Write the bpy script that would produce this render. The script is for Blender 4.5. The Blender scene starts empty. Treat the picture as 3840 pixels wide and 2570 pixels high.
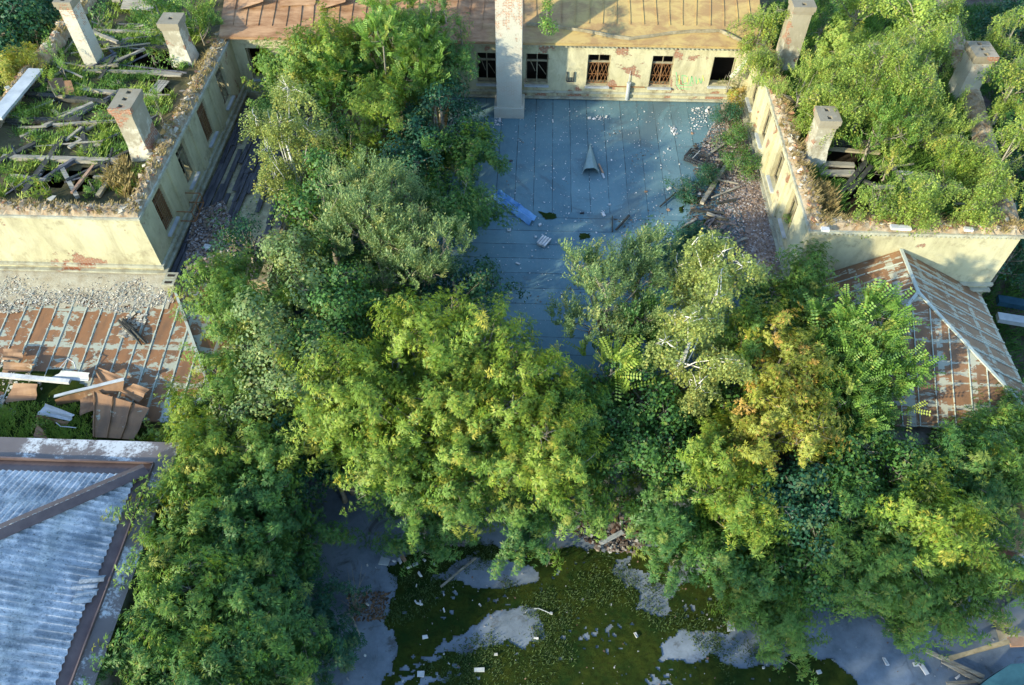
import bpy, math, random
import numpy as np
from mathutils import Vector, Matrix
R_=math.radians
S=bpy.context.scene
random.seed(7); RNG=np.random.default_rng(11)
# ------------------------------------------------------------ camera, sky, sun, exposure
FPX=2873.0; PITCH=R_(51.1); YAW=R_(2.1); CAMH=30.5
cd=bpy.data.cameras.new('camera'); cam=bpy.data.objects.new('camera',cd); S.collection.objects.link(cam)
cam.location=(0,0,CAMH); cam.rotation_euler=(R_(90)-PITCH,0,YAW)
cd.sensor_width=36; cd.lens=FPX/3840*36; cd.clip_end=3000; cd.clip_start=0.5
S.camera=cam
SUN_EL=R_(20); SUNV=Vector((-0.80,-0.60,0)).normalized()      # horizontal direction towards the sun
W=bpy.data.worlds.new('World'); S.world=W; W.use_nodes=True
nt=W.node_tree; bg=nt.nodes['Background']; sky=nt.nodes.new('ShaderNodeTexSky')
sky.sky_type='NISHITA'; sky.sun_disc=False; sky.sun_elevation=SUN_EL
sky.sun_rotation=math.atan2(SUNV.x,SUNV.y); sky.ozone_density=2.5; sky.air_density=1.0; sky.dust_density=0.4
nt.links.new(sky.outputs[0],bg.inputs[0]); bg.inputs[1].default_value=0.15
sl=bpy.data.lights.new('sun','SUN'); so=bpy.data.objects.new('sun',sl); S.collection.objects.link(so)
sl.energy=2.3; sl.angle=R_(1.2); sl.color=(1.0,0.90,0.64)
sd=Vector((SUNV.x*math.cos(SUN_EL),SUNV.y*math.cos(SUN_EL),math.sin(SUN_EL)))
so.rotation_euler=sd.to_track_quat('Z','Y').to_euler(); so.location=(-40,-40,60)
S.view_settings.view_transform='Standard'; S.view_settings.look='None'; S.view_settings.gamma=1; S.view_settings.exposure=1.76
S.render.resolution_x=1024; S.render.resolution_y=685
try:
    S.cycles.max_bounces=6; S.cycles.transmission_bounces=3; S.cycles.diffuse_bounces=3
except Exception: pass
# ------------------------------------------------------------ measuring: photo pixel -> point of the place
def ray(px,py):
    x,y,z=px-1920.0,py-1285.0,FPX
    wx,wy,wz=x,-y*math.sin(PITCH)+z*math.cos(PITCH),-y*math.cos(PITCH)-z*math.sin(PITCH)
    c,s=math.cos(YAW),math.sin(YAW)
    return np.array([c*wx-s*wy,s*wx+c*wy,wz])
C0=np.array([0,0,CAMH])
def at(px,py,z=0.0): d=ray(px,py); return C0+d*((z-CAMH)/d[2])
def onY(px,py,Y): d=ray(px,py); return C0+d*(Y/d[1])
def onX(px,py,X): d=ray(px,py); return C0+d*(X/d[0])
def P2(L,z): return [tuple(at(a,b,z)[:2]) for a,b in L]
# ------------------------------------------------------------ object helpers
def tag(o,label=None,cat=None,group=None,kind=None):
    if label: o['label']=label
    if cat: o['category']=cat
    if group: o['group']=group
    if kind: o['kind']=kind
    return o
def link(o,parent=None):
    S.collection.objects.link(o)
    if parent is not None: o.parent=parent
    return o
def thing(name,label,cat,loc=(0,0,0),group=None):
    o=bpy.data.objects.new(name,None); o.location=loc; o.empty_display_size=.3; link(o)
    return tag(o,label,cat,group)
def wloc(p):
    v=Vector((0,0,0))
    while p is not None: v=v+Vector(p.location); p=p.parent
    return v
class MB:
    """collects world-space faces, builds one mesh object"""
    def __init__(s): s.v=[]; s.f=[]; s.m=[]; s.mi=0
    def face(s,pts):
        n=len(s.v); s.v+= [tuple(map(float,p)) for p in pts]; s.f.append(tuple(range(n,n+len(pts)))); s.m.append(s.mi)
    def hexa(s,b,t):
        n=len(s.v); s.v+=[tuple(map(float,p)) for p in list(b)+list(t)]
        for f in ((3,2,1,0),(4,5,6,7),(0,1,5,4),(1,2,6,5),(2,3,7,6),(3,0,4,7)):
            s.f.append(tuple(n+i for i in f)); s.m.append(s.mi)
    def box(s,x0,x1,y0,y1,z0,z1):
        s.hexa([(x0,y0,z0),(x1,y0,z0),(x1,y1,z0),(x0,y1,z0)],[(x0,y0,z1),(x1,y0,z1),(x1,y1,z1),(x0,y1,z1)])
    def beam(s,a,b,w,h,roll=0,rough=0):
        a=Vector(a); b=Vector(b); d=(b-a).normalized(); up=Vector((0,0,1)) if abs(d.z)<.95 else Vector((1,0,0))
        x=d.cross(up).normalized(); y=x.cross(d)
        if roll: q=Matrix.Rotation(roll,3,d); x=q@x; y=q@y
        def ring(p,k=1): return [p+(x*sx*w/2+y*sy*h/2)*k+Vector((random.uniform(-rough,rough),random.uniform(-rough,rough),random.uniform(-rough,rough))) for sx,sy in((-1,-1),(1,-1),(1,1),(-1,1))]
        n=max(1,int((b-a).length/0.7)) if rough else 1
        base=len(s.v); 
        for i in range(n+1): s.v+=[tuple(p) for p in ring(a.lerp(b,i/n))]
        for i in range(n):
            o=base+4*i
            for k in range(4): s.f.append((o+k,o+(k+1)%4,o+4+(k+1)%4,o+4+k)); s.m.append(s.mi)
        s.f.append((base+3,base+2,base+1,base)); s.m.append(s.mi)
        o=base+4*n; s.f.append((o,o+1,o+2,o+3)); s.m.append(s.mi)
    def tube(s,pts,rad,n=6):
        pts=[Vector(p) for p in pts]; rad=rad if hasattr(rad,'__len__') else [rad]*len(pts); base=len(s.v)
        for i,p in enumerate(pts):
            d=(pts[min(i+1,len(pts)-1)]-pts[max(i-1,0)]).normalized(); u=Vector((0,0,1)) if abs(d.z)<.9 else Vector((1,0,0))
            x=d.cross(u).normalized(); y=d.cross(x)
            for k in range(n):
                a=2*math.pi*k/n; s.v.append(tuple(p+(x*math.cos(a)+y*math.sin(a))*rad[i]))
        for i in range(len(pts)-1):
            for k in range(n):
                a=base+i*n+k; b=base+i*n+(k+1)%n; s.f.append((a,b,b+n,a+n)); s.m.append(s.mi)
        s.f.append(tuple(base+k for k in range(n))[::-1]); s.m.append(s.mi)
        s.f.append(tuple(base+(len(pts)-1)*n+k for k in range(n))); s.m.append(s.mi)
    def slab(s,pts,th):
        """closed sheet of thickness th under the given 3-D outline"""
        top=[Vector(p) for p in pts]; bot=[p-Vector((0,0,th)) for p in top]; n=len(top)
        s.face(top); s.face(bot[::-1])
        for i in range(n): s.face([top[i],bot[i],bot[(i+1)%n],top[(i+1)%n]])
    def build(s,name,mats,parent=None,smooth=False):
        me=bpy.data.meshes.new(name)
        if parent is None:
            A=np.array(s.v); org=Vector(((A[:,0].min()+A[:,0].max())/2,(A[:,1].min()+A[:,1].max())/2,A[:,2].min()))
        else: org=wloc(parent)
        me.from_pydata([tuple(Vector(v)-org) for v in s.v],[],s.f)
        for m in (mats if isinstance(mats,(list,tuple)) else [mats]): me.materials.append(m)
        if len(me.materials)>1: me.polygons.foreach_set('material_index',s.m)
        if smooth: me.polygons.foreach_set('use_smooth',[True]*len(s.f))
        me.update()
        o=bpy.data.objects.new(name,me); link(o,parent)
        if parent is None: o.location=org
        return o
def npmesh(name,V,col,mat,parent=None,org=(0,0,0)):
    """V (N,k,3) loose faces, col (N,3) a colour of its own for each"""
    N,k,_=V.shape; V=(V-np.array(org)).astype(np.float32)
    me=bpy.data.meshes.new(name); me.vertices.add(N*k); me.vertices.foreach_set('co',V.ravel())
    me.loops.add(N*k); me.loops.foreach_set('vertex_index',np.arange(N*k,dtype=np.int32))
    me.polygons.add(N); me.polygons.foreach_set('loop_start',np.arange(0,N*k,k,dtype=np.int32)); me.polygons.foreach_set('loop_total',np.full(N,k,dtype=np.int32))
    at_=me.attributes.new('tint','FLOAT_COLOR','POINT'); c=np.ones((N,k,4),np.float32); c[:,:,:3]=col[:,None,:]
    at_.data.foreach_set('color',c.ravel()); me.materials.append(mat); me.update(calc_edges=True)
    o=bpy.data.objects.new(name,me); link(o,parent); o.location=org if parent is None else (0,0,0)
    return o
# ------------------------------------------------------------ materials
class NT:
    def __init__(s,name,rough=.85,spec=.3):
        s.mat=bpy.data.materials.new(name); s.mat.use_nodes=True; s.t=s.mat.node_tree; s.b=s.t.nodes['Principled BSDF']
        s.b.inputs['Roughness'].default_value=rough; s.b.inputs['Specular IOR Level'].default_value=spec; s._g=None
    def put(s,sock,v):
        if isinstance(v,bpy.types.NodeSocket): s.t.links.new(v,sock)
        elif isinstance(v,tuple) and len(v)==3 and sock.type=='RGBA': sock.default_value=(*v,1)
        else: sock.default_value=v
    def n(s,ty,ins=(),**kw):
        nd=s.t.nodes.new(ty)
        for k,v in kw.items(): setattr(nd,k,v)
        for k,v in dict(ins).items(): s.put(nd.inputs[k],v)
        return nd
    def pos(s):
        if s._g is None: s._g=s.n('ShaderNodeNewGeometry')
        return s._g.outputs['Position']
    def obj(s): return s.n('ShaderNodeTexCoord').outputs['Object']
    def sc(s,v,k): return s.n('ShaderNodeVectorMath',{0:v,1:k},operation='MULTIPLY').outputs[0]
    def xyz(s,v): return s.n('ShaderNodeSeparateXYZ',{0:v}).outputs
    def noise(s,scale,detail=4,rough=.6,vec=None,st=None,dist=0):
        v=vec if vec is not None else s.pos()
        if st: v=s.sc(v,st)
        return s.n('ShaderNodeTexNoise',{'Vector':v,'Scale':scale,'Detail':detail,'Roughness':rough,'Distortion':dist}).outputs['Fac']
    def ramp(s,f,stops,interp='LINEAR'):
        nd=s.n('ShaderNodeValToRGB',{0:f}); r=nd.color_ramp; r.interpolation=interp
        while len(r.elements)<len(stops): r.elements.new(.5)
        for e,(p,c) in zip(r.elements,stops): e.position=p; e.color=(*c,1) if isinstance(c,tuple) else (c,c,c,1)
        return nd.outputs[0]
    def mix(s,f,a,b,mode='MIX'):
        nd=s.n('ShaderNodeMix',data_type='RGBA',blend_type=mode); s.put(nd.inputs[0],f); s.put(nd.inputs[6],a); s.put(nd.inputs[7],b); return nd.outputs[2]
    def m(s,op,a,b=0.0,c=0.0): return s.n('ShaderNodeMath',{0:a,1:b,2:c},operation=op).outputs[0]
    def bump(s,h,st=.4,d=.03):
        nd=s.n('ShaderNodeBump',{'Strength':st,'Distance':d,'Height':h}); s.t.links.new(nd.outputs[0],s.b.inputs['Normal']); return s
    def done(s,col=None,rough=None):
        if col is not None: s.put(s.b.inputs['Base Color'],col)
        if rough is not None: s.put(s.b.inputs['Roughness'],rough)
        return s.mat
def plaster(name,c1,c2,brick_amt=.62,grime=.5):
    t=NT(name,.9,.2); big=t.noise(.35,5,.62); fine=t.noise(3.2,6,.7); streak=t.noise(.8,8,.72,st=(1.6,1.6,.6),dist=.5)
    col=t.mix(t.ramp(big,[(.35,0.),(.65,1.)]),c1,c2)
    col=t.mix(t.ramp(streak,[(.45,0.),(.72,grime)]),col,(.21,.18,.11))
    col=t.mix(t.ramp(fine,[(.5,0.),(.8,.35)]),col,(.52,.48,.35)); col=t.mix(t.ramp(t.m('ADD',t.noise(1.7,7,.75),t.m('MULTIPLY',t.m('ABSOLUTE',t.m('SUBTRACT',t.xyz(t.pos())[2],6.1)),.10)),[(.62,0.),(.78,.65)]),col,(.20,.165,.10))
    br=t.n('ShaderNodeTexBrick',{'Vector':t.n('ShaderNodeCombineXYZ',{0:t.m('ADD',t.xyz(t.pos())[0],t.xyz(t.pos())[1]),1:t.xyz(t.pos())[2],2:0.}).outputs[0],'Color1':(.34,.14,.07),'Color2':(.25,.11,.06),'Mortar':(.36,.31,.23),'Scale':1.,'Mortar Size':.012,'Brick Width':.27,'Row Height':.08}).outputs[0]
    msk=t.ramp(t.noise(.55,8,.68,dist=.3),[(brick_amt,0.),(brick_amt+.02,1.)])
    col=t.mix(msk,col,br)
    t.bump(t.m('SUBTRACT',t.m('MULTIPLY',t.noise(9,5,.7),.5),msk),.5,.04); return t.done(col)
def simple(name,c1,c2,scale=2.,rough=.85,spec=.3,st=None,bump=.3,detail=6,obj=False,lo=.35,hi=.65):
    t=NT(name,rough,spec); v=t.obj() if obj else None; f=t.noise(scale,detail,.65,vec=v,st=st)
    t.bump(t.noise(scale*5,4,.7,vec=v,st=st),bump,.02); return t.done(t.mix(t.ramp(f,[(lo,0.),(hi,1.)]),c1,c2))
def flaked(name,rust1,rust2,paint,amt=.5,st=(1,1,1),tile=None,scale=1.3,rough=.6):
    t=NT(name,rough,.35); f=t.noise(scale,9,.72,st=st,dist=.4)
    if tile:   # every metal sheet has lost its paint to a degree of its own
        p=t.xyz(t.pos()); q=t.n('ShaderNodeCombineXYZ',{0:t.m('FLOOR',t.m('DIVIDE',p[0],tile[0])),1:t.m('FLOOR',t.m('DIVIDE',p[1],tile[1])),2:0.}).outputs[0]
        wn=t.n('ShaderNodeTexWhiteNoise',{'Vector':q}).outputs['Value']; f=t.m('ADD',f,t.m('MULTIPLY',t.m('SUBTRACT',wn,.5),.10))
        ex=t.m('ABSOLUTE',t.m('SUBTRACT',t.m('FRACT',t.m('DIVIDE',t.m('SUBTRACT',p[0],-28.4),tile[0])),.5)); ey=t.m('ABSOLUTE',t.m('SUBTRACT',t.m('FRACT',t.m('DIVIDE',p[1],tile[1])),.5))
        f=t.m('ADD',f,t.m('ADD',t.m('MULTIPLY',t.m('GREATER_THAN',ex,.40),.09),t.m('MULTIPLY',t.m('GREATER_THAN',ey,.43),.10)))
    rust=t.mix(t.noise(2.3,7,.7),rust1,rust2); rust=t.mix(t.ramp(t.noise(.8,4,.5,st=(3,1,1)),[(.4,0.),(.7,.6)]),rust,(.10,.065,.04))
    pn=t.mix(t.ramp(t.noise(5,5,.7),[(.4,0.),(.8,.5)]),paint,(.30,.29,.24))
    msk=t.ramp(f,[(amt,0.),(amt+.015,1.)]); t.bump(t.m('ADD',t.m('MULTIPLY',msk,.6),t.noise(12,4,.7)),.3,.015)
    return t.done(t.mix(msk,rust,pn))
M={}
M['plaster']=plaster('cream_plaster',(.47,.44,.26),(.57,.54,.34),.64,.6)
M['plaster_worn']=plaster('worn_cream_plaster',(.48,.44,.25),(.56,.53,.34),.585,.7)
M['plaster_pale']=plaster('pale_plaster',(.46,.46,.34),(.38,.39,.30),.69,.4)
M['stack']=plaster('chimney_render',(.62,.60,.47),(.50,.49,.39),.565,.75)
M['capstone']=plaster('sooty_capstone',(.46,.44,.36),(.34,.32,.26),.55,.8)
# tall chimney: limewashed below, bare brick above
t=NT('limewashed_brick',.9,.2); p=t.xyz(t.pos())
br=t.n('ShaderNodeTexBrick',{'Vector':t.n('ShaderNodeCombineXYZ',{0:t.m('ADD',p[0],p[1]),1:p[2],2:0.}).outputs[0],'Color1':(.42,.20,.11),'Color2':(.36,.22,.14),'Mortar':(.55,.52,.42),'Scale':1.,'Mortar Size':.016,'Brick Width':.27,'Row Height':.082}).outputs[0]
f=t.m('ADD',t.noise(2.2,8,.75),t.m('MULTIPLY',t.m('SUBTRACT',p[2],8.2),.05)); msk=t.ramp(f,[(.60,0.),(.63,1.)])
lime=t.mix(t.noise(1.1,5,.6),(.56,.55,.45),(.40,.39,.31)); lime=t.mix(t.ramp(t.noise(1.3,5,.6),[(.4,.0),(.7,.4)]),lime,br)
t.bump(t.m('SUBTRACT',t.noise(14,4,.7),msk),.5,.03); M['lime_brick']=t.done(t.mix(msk,lime,br))
M['brick']=plaster('bare_brick',(.40,.34,.24),(.34,.22,.13),.42,.5)
# roofing felt: strips with their own tone, dark lapped seams, strips turn crosswise on the nearer half
t=NT('roofing_felt',.8,.35); p=t.xyz(t.pos()); z1=t.m('GREATER_THAN',p[1],t.m('ADD',29.7,t.m('MULTIPLY',t.noise(.3,2,.5),.5)))
u=t.m('ADD',t.m('MULTIPLY',p[0],z1),t.m('MULTIPLY',p[1],t.m('SUBTRACT',1.,z1))); ud=t.m('DIVIDE',t.m('ADD',u,t.m('MULTIPLY',t.noise(.4,2,.5),.06)),.985)
fr=t.m('FRACT',ud); wn=t.n('ShaderNodeTexWhiteNoise',{'Vector':t.n('ShaderNodeCombineXYZ',{0:t.m('FLOOR',ud),1:z1,2:t.m('FLOOR',t.m('MULTIPLY',p[1],.14))}).outputs[0]}).outputs['Value']
base=t.mix(wn,(.105,.205,.235),(.150,.262,.285)); base=t.mix(t.ramp(t.noise(.45,7,.7),[(.35,.0),(.7,.75)]),base,(.07,.14,.17))
base=t.mix(t.ramp(t.noise(2.5,5,.7,st=(2.5,.6,1)),[(.5,.0),(.75,.5)]),base,(.17,.25,.26))
base=t.mix(t.ramp(t.noise(40,2,.5),[(.66,0.),(.72,.5)]),base,(.4,.44,.42))
base=t.mix(t.ramp(t.noise(.28,8,.75,dist=1.),[(.53,0.),(.60,.55)]),base,(.085,.12,.135)); base=t.mix(t.ramp(t.m('ADD',t.noise(3.5,7,.8),t.m('MULTIPLY',t.m('SUBTRACT',p[1],39.),.05)),[(.60,0.),(.66,.5)]),base,(.10,.105,.09)); seam=t.m('LESS_THAN',fr,.034); base=t.mix(t.m('MULTIPLY',seam,t.ramp(t.noise(.9,3,.6),[(.35,.25),(.6,.95)])),base,(.02,.028,.03))
t.bump(t.m('ADD',t.m('MULTIPLY',t.m('LESS_THAN',fr,.1),.5),t.noise(1.5,5,.6)),.5,.03); M['felt']=t.done(base)
t=NT('asphalt',.75,.3); c=t.mix(t.ramp(t.noise(.5,7,.7),[(.35,0.),(.65,1.)]),(.10,.135,.165),(.25,.30,.35))
c=t.mix(t.ramp(t.noise(30,3,.7),[(.5,0.),(.75,.6)]),c,(.24,.24,.23)); c=t.mix(t.ramp(t.noise(.9,6,.7,dist=.6),[(.56,0.),(.66,.7)]),c,(.055,.05,.035))
crk=t.ramp(t.n('ShaderNodeTexVoronoi',{'Vector':t.n('ShaderNodeVectorMath',{0:t.pos(),1:t.n('ShaderNodeTexNoise',{'Vector':t.pos(),'Scale':.8,'Detail':5.}).outputs['Color']},operation='ADD').outputs[0],'Scale':.38},feature='DISTANCE_TO_EDGE').outputs[0],[(.0,1.),(.012,0.)])
c=t.mix(t.m('MULTIPLY',t.m('MULTIPLY',crk,t.ramp(t.noise(.6,3,.6),[(.5,0.),(.7,1.)])),.5),c,(.03,.03,.025)); t.bump(t.noise(25,5,.8),.4,.02); M['asphalt']=t.done(c)
t=NT('moss',.95,.05); c=t.mix(t.ramp(t.noise(.8,7,.72),[(.38,0.),(.62,1.)]),(.016,.040,.009),(.046,.062,.010)); c=t.mix(t.ramp(t.noise(5.,6,.8),[(.48,0.),(.62,.8)]),c,(.020,.028,.006)); c=t.mix(t.ramp(t.noise(2.4,6,.75),[(.60,0.),(.70,.6)]),c,(.045,.032,.016))
t.bump(t.noise(28,6,.85),1.,.05); M['moss']=t.done(c)
M['soil']=simple('attic_debris',(.050,.052,.024),(.13,.11,.06),1.1,.95,.1,bump=.9)
M['cap']=simple('crumbled_masonry',(.42,.36,.25),(.26,.17,.09),2.2,.95,.1,bump=1.)
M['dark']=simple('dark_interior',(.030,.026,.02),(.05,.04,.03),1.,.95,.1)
M['plaster_dust']=simple('plaster_dust',(.44,.42,.32),(.33,.29,.20),2.5,.95,.1,bump=1.)
M['lean']=flaked('rusted_painted_sheet',(.22,.10,.04),(.29,.15,.065),(.35,.375,.29),.555,st=(.8,1.3,1),tile=(.71,1.9),scale=1.9)
M['seam']=flaked('flaking_seam',(.20,.11,.05),(.26,.14,.07),(.44,.49,.42),.38)
M['hip']=flaked('rusted_hip_roof',(.19,.095,.042),(.26,.15,.075),(.34,.35,.27),.56,st=(.7,2.4,1),scale=1.6,tile=(1.3,.8))
t=NT('ochre_roof_sheet',.55,.4); p=t.xyz(t.pos()); f=t.m('ADD',t.m('MULTIPLY',p[0],.07),t.m('ADD',.52,t.m('MULTIPLY',t.m('SUBTRACT',t.noise(.6,6,.6),.5),.9)))
rust=t.mix(t.ramp(t.noise(1.2,7,.7,st=(.6,2.5,2.5)),[(.35,0.),(.65,1.)]),(.21,.105,.045),(.42,.26,.14)); och=t.mix(t.noise(1.1,6,.7),(.38,.27,.09),(.47,.35,.14)); och=t.mix(t.ramp(t.noise(.8,8,.72,st=(1,2,2),dist=.4),[(.44,0.),(.58,.75)]),och,(.28,.165,.075))
t.bump(t.noise(6,4,.6),.25,.02); M['ochre']=t.done(t.mix(t.ramp(f,[(.30,0.),(.62,1.)]),rust,och))
t=NT('old_slate',.85,.25); ln=t.noise(1.6,9,.8); f=t.noise(.25,4,.6)
c=t.mix(t.ramp(t.noise(.9,6,.7),[(.3,0.),(.7,1.)]),(.18,.215,.24),(.48,.515,.54)); c=t.mix(t.ramp(t.m('ADD',ln,t.m('MULTIPLY',f,.35)),[(.60,0.),(.72,.85)]),c,(.72,.72,.70))
c=t.mix(t.ramp(t.noise(11,6,.8),[(.54,0.),(.64,.8)]),c,(.08,.09,.08)); c=t.mix(t.ramp(t.noise(.33,6,.7),[(.50,0.),(.64,.3)]),c,(.10,.13,.145)); c=t.mix(t.ramp(t.noise(.7,8,.78,st=(.5,2.6,1)),[(.50,0.),(.62,.5)]),c,(.12,.135,.14)); t.bump(t.noise(18,5,.8),.4,.02); M['slate']=t.done(c)
M['flash']=simple('brown_flashing',(.10,.07,.065),(.16,.115,.10),1.5,.5,.4,bump=.15)
t=NT('lichen_sheet',.7,.3); msk=t.ramp(t.m('ADD',t.noise(.7,4,.6),t.m('MULTIPLY',t.noise(9,8,.8),.6)),[(.82,0.),(.92,1.)]); M['lichen']=t.done(t.mix(msk,t.mix(t.noise(1,5,.6),(.12,.10,.095),(.22,.19,.17)),(.62,.63,.60)))
M['wood']=simple('grey_weathered_wood',(.17,.155,.12),(.40,.37,.29),1.5,.85,.2,st=(.6,6,6),obj=True,bump=.6)
M['frame']=simple('old_window_wood',(.20,.17,.10),(.34,.30,.20),3,.8,.2,bump=.4)
M['char']=simple('charred_timber',(.022,.024,.022),(.075,.075,.06),2.2,.8,.3,obj=True,bump=.8)
M['rot']=simple('rotten_dark_plank',(.045,.045,.05),(.14,.14,.15),1.8,.85,.25,st=(5,.6,5),bump=.8)
M['rustbar']=simple('rusty_iron',(.30,.15,.06),(.22,.10,.04),4,.7,.3)
M['sheetR']=flaked('torn_rusty_sheet',(.24,.115,.05),(.33,.20,.10),(.42,.40,.28),.62,scale=.9)
M['zinc']=simple('dull_zinc',(.34,.37,.37),(.50,.53,.52),1.6,.45,.5,obj=True,bump=.15)
M['white']=simple('white_painted_scrap',(.44,.44,.42),(.68,.68,.65),3,.6,.3,obj=True,bump=.2)
M['blue']=simple('blue_plastic',(.06,.20,.42),(.20,.42,.66),1.3,.35,.5,obj=True,bump=.3)
M['blueroof']=simple('blue_painted_metal',(.006,.03,.05),(.02,.07,.10),1.2,.8,.15,bump=.3)
M['black']=simple('black_plastic',(.022,.024,.028),(.05,.055,.06),2,.45,.4,obj=True)
M['concrete']=simple('stained_concrete',(.30,.29,.25),(.17,.165,.15),.9,.9,.2,bump=.5)
M['beige']=simple('beige_render',(.50,.43,.29),(.40,.34,.23),.8,.9,.2,bump=.3)
M['tile']=simple('red_tile',(.26,.105,.07),(.33,.15,.10),2.5,.8,.2,bump=.4)
M['card']=simple('brown_board',(.34,.20,.12),(.42,.28,.18),3,.85,.1,obj=True)
M['bark']=simple('grey_bark',(.20,.18,.13),(.34,.31,.24),6,.9,.1,obj=True,bump=.6)
t=NT('birch_bark',.7,.2); v=t.obj(); c=t.mix(t.ramp(t.noise(3,5,.7,vec=v,st=(1.5,1.5,5)),[(.55,0.),(.62,1.)]),(.68,.66,.58),(.06,.05,.04)); M['birch']=t.done(c)
def leafmat(name,trans,rough=.5):
    t=NT(name,rough,.35); a=t.n('ShaderNodeAttribute',attribute_name='tint').outputs['Color']; t.put(t.b.inputs['Base Color'],a)
    tr=t.n('ShaderNodeBsdfTranslucent',{'Color':t.mix(.35,a,(.30,.36,.03),'ADD') if False else t.mix(1.,a,(1.25,1.25,.5),'MULTIPLY')})
    mx=t.n('ShaderNodeMixShader',{0:trans}); t.t.links.new(t.b.outputs[0],mx.inputs[1]); t.t.links.new(tr.outputs[0],mx.inputs[2])
    t.t.links.new(mx.outputs[0],t.t.nodes['Material Output'].inputs[0]); return t.mat
M['leaf']=leafmat('leaf',.32); M['grass']=leafmat('grass_blade',.25,.7)
t=NT('rubble',.9,.2); M['rubble']=t.done(t.n('ShaderNodeAttribute',attribute_name='tint').outputs['Color'])
# ------------------------------------------------------------ foliage
def rotz(a): c,s=math.cos(a),math.sin(a); return np.array([[c,-s,0],[s,c,0],[0,0,1.]])
def unit(v): v=np.asarray(v,float); return v/(np.linalg.norm(v)+1e-9)
def leafq(b,d,L,Wd,up=(0,0,1),droop=0.,fold=.12):
    d=unit(d); s=np.cross(d,up); s=unit(s) if np.linalg.norm(s)>1e-3 else np.array([1.,0,0]); n=np.cross(s,d)
    m=b+d*L*.45
    return [b,m+s*Wd/2+n*fold*Wd,b+d*L-np.array([0,0,droop*L]),m-s*Wd/2+n*fold*Wd]
def tuft(kind,r):
    Q=[]; U=r.uniform
    if kind=='elder':       # long shoot with drooping leaves of five narrow leaflets
        for k in range(15):
            tt=k/14; az=k*2.4+U(-.3,.3); el=R_(75*tt-18+U(-12,12)); d=np.array([math.cos(az)*math.cos(el),math.sin(az)*math.cos(el),math.sin(el)])
            b=np.array([0,0,.75*tt-.2]); e=b+d*U(.07,.16)
            for j in range(5):
                a=(j-2)*R_(36)+U(-.2,.2); dd=rotz(a)@d; dd=dd*1.0+np.array([0,0,-.45-U(0,.4)*(1 if j!=2 else .6)])
                Q.append(leafq(e-d*abs(j-2)*.02,dd,U(.10,.155),U(.026,.044),droop=.15))
    elif kind=='birch':     # hanging strings of small leaves
        for k in range(6):
            az=U(0,6.28); rr=U(.05,.28); p=np.array([math.cos(az)*rr,math.sin(az)*rr,U(-.05,.1)]); ln=U(.35,.75)
            for j in range(11):
                q=p+np.array([math.cos(az)*.06*j/11*2,math.sin(az)*.12*j/11,-ln*j/11])+r.normal(0,.025,3)
                a2=U(0,6.28); Q.append(leafq(q,(math.cos(a2),math.sin(a2),U(-1.1,.2)),U(.075,.11),U(.055,.08),fold=.2))
    elif kind=='maple':     # broad leaves held flat
        for k in range(20):
            az=k*2.4+U(-.9,.9); rr=U(.03,.36); p=np.array([math.cos(az)*rr,math.sin(az)*rr,U(-.22,.26)])
            Q.append(leafq(p,(math.cos(az)+U(-.5,.5),math.sin(az)+U(-.5,.5),U(-.9,.45)),U(.09,.17),U(.08,.13),droop=.2,fold=.15))
    elif kind=='willow':    # upright wands with narrow leaves
        for k in range(4):
            az=U(0,6.28); lean=U(.08,.45); ln=U(.5,.85); ax=unit((math.cos(az)*lean,math.sin(az)*lean,1))
            for j in range(14):
                a2=j*2.4; o=rotz(a2)@np.array([1,0,0.]); Q.append(leafq(ax*ln*(j/14),ax*.7+o*.75,U(.10,.15),U(.036,.052),fold=.15))
    elif kind=='locust':    # arching fronds with paired oval leaflets
        for k in range(5):
            az=k*1.26+U(-.4,.4); ln=U(.6,.95); lean=U(.15,.9); h=np.array([math.cos(az),math.sin(az),0]); sd=np.array([-h[1],h[0],0])
            for j in range(10):
                u=(j+1.5)/11; p=h*lean*ln*u**1.6+np.array([0,0,ln*(u-.35*u*u*lean)]); tang=unit(h*lean*1.4*u+np.array([0,0,1-.7*u*lean]))
                nr=np.cross(sd,tang)
                for sg in(-1,1): Q.append(leafq(p,sd*sg+tang*.35,U(.09,.12),U(.06,.075),up=nr,fold=.1))
    elif kind=='shrub':
        for k in range(26):
            az=U(0,6.28); rr=U(0,.28); p=np.array([math.cos(az)*rr,math.sin(az)*rr,U(-.15,.35)-rr*.4])
            Q.append(leafq(p,(math.cos(az),math.sin(az),U(-.5,.7)),U(.07,.12),U(.045,.07),fold=.15))
    return np.array(Q)
TK={k:[tuft(k,np.random.default_rng(i*17+hash_)) for i in range(5)] for k,hash_ in(('elder',1),('birch',2),('maple',3),('willow',4),('locust',5),('shrub',6))}
PAL={'gold':((.28,.37,.045),(.13,.25,.035),(.42,.40,.06)),'lime':((.19,.32,.05),(.08,.18,.035),(.28,.31,.05)),
 'green':((.10,.215,.040),(.05,.15,.042),(.19,.26,.05)),'deep':((.040,.135,.062),(.022,.09,.052),(.10,.17,.06)),
 'silver':((.21,.29,.10),(.12,.21,.075),(.33,.36,.12)),'birch':((.34,.38,.10),(.22,.30,.075),(.44,.42,.10)),
 'orange':((.37,.37,.05),(.22,.28,.045),(.50,.33,.08)),'young':((.33,.42,.08),(.21,.32,.055),(.42,.42,.09)),'bright':((.19,.33,.06),(.11,.22,.05),(.30,.36,.08))}
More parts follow.
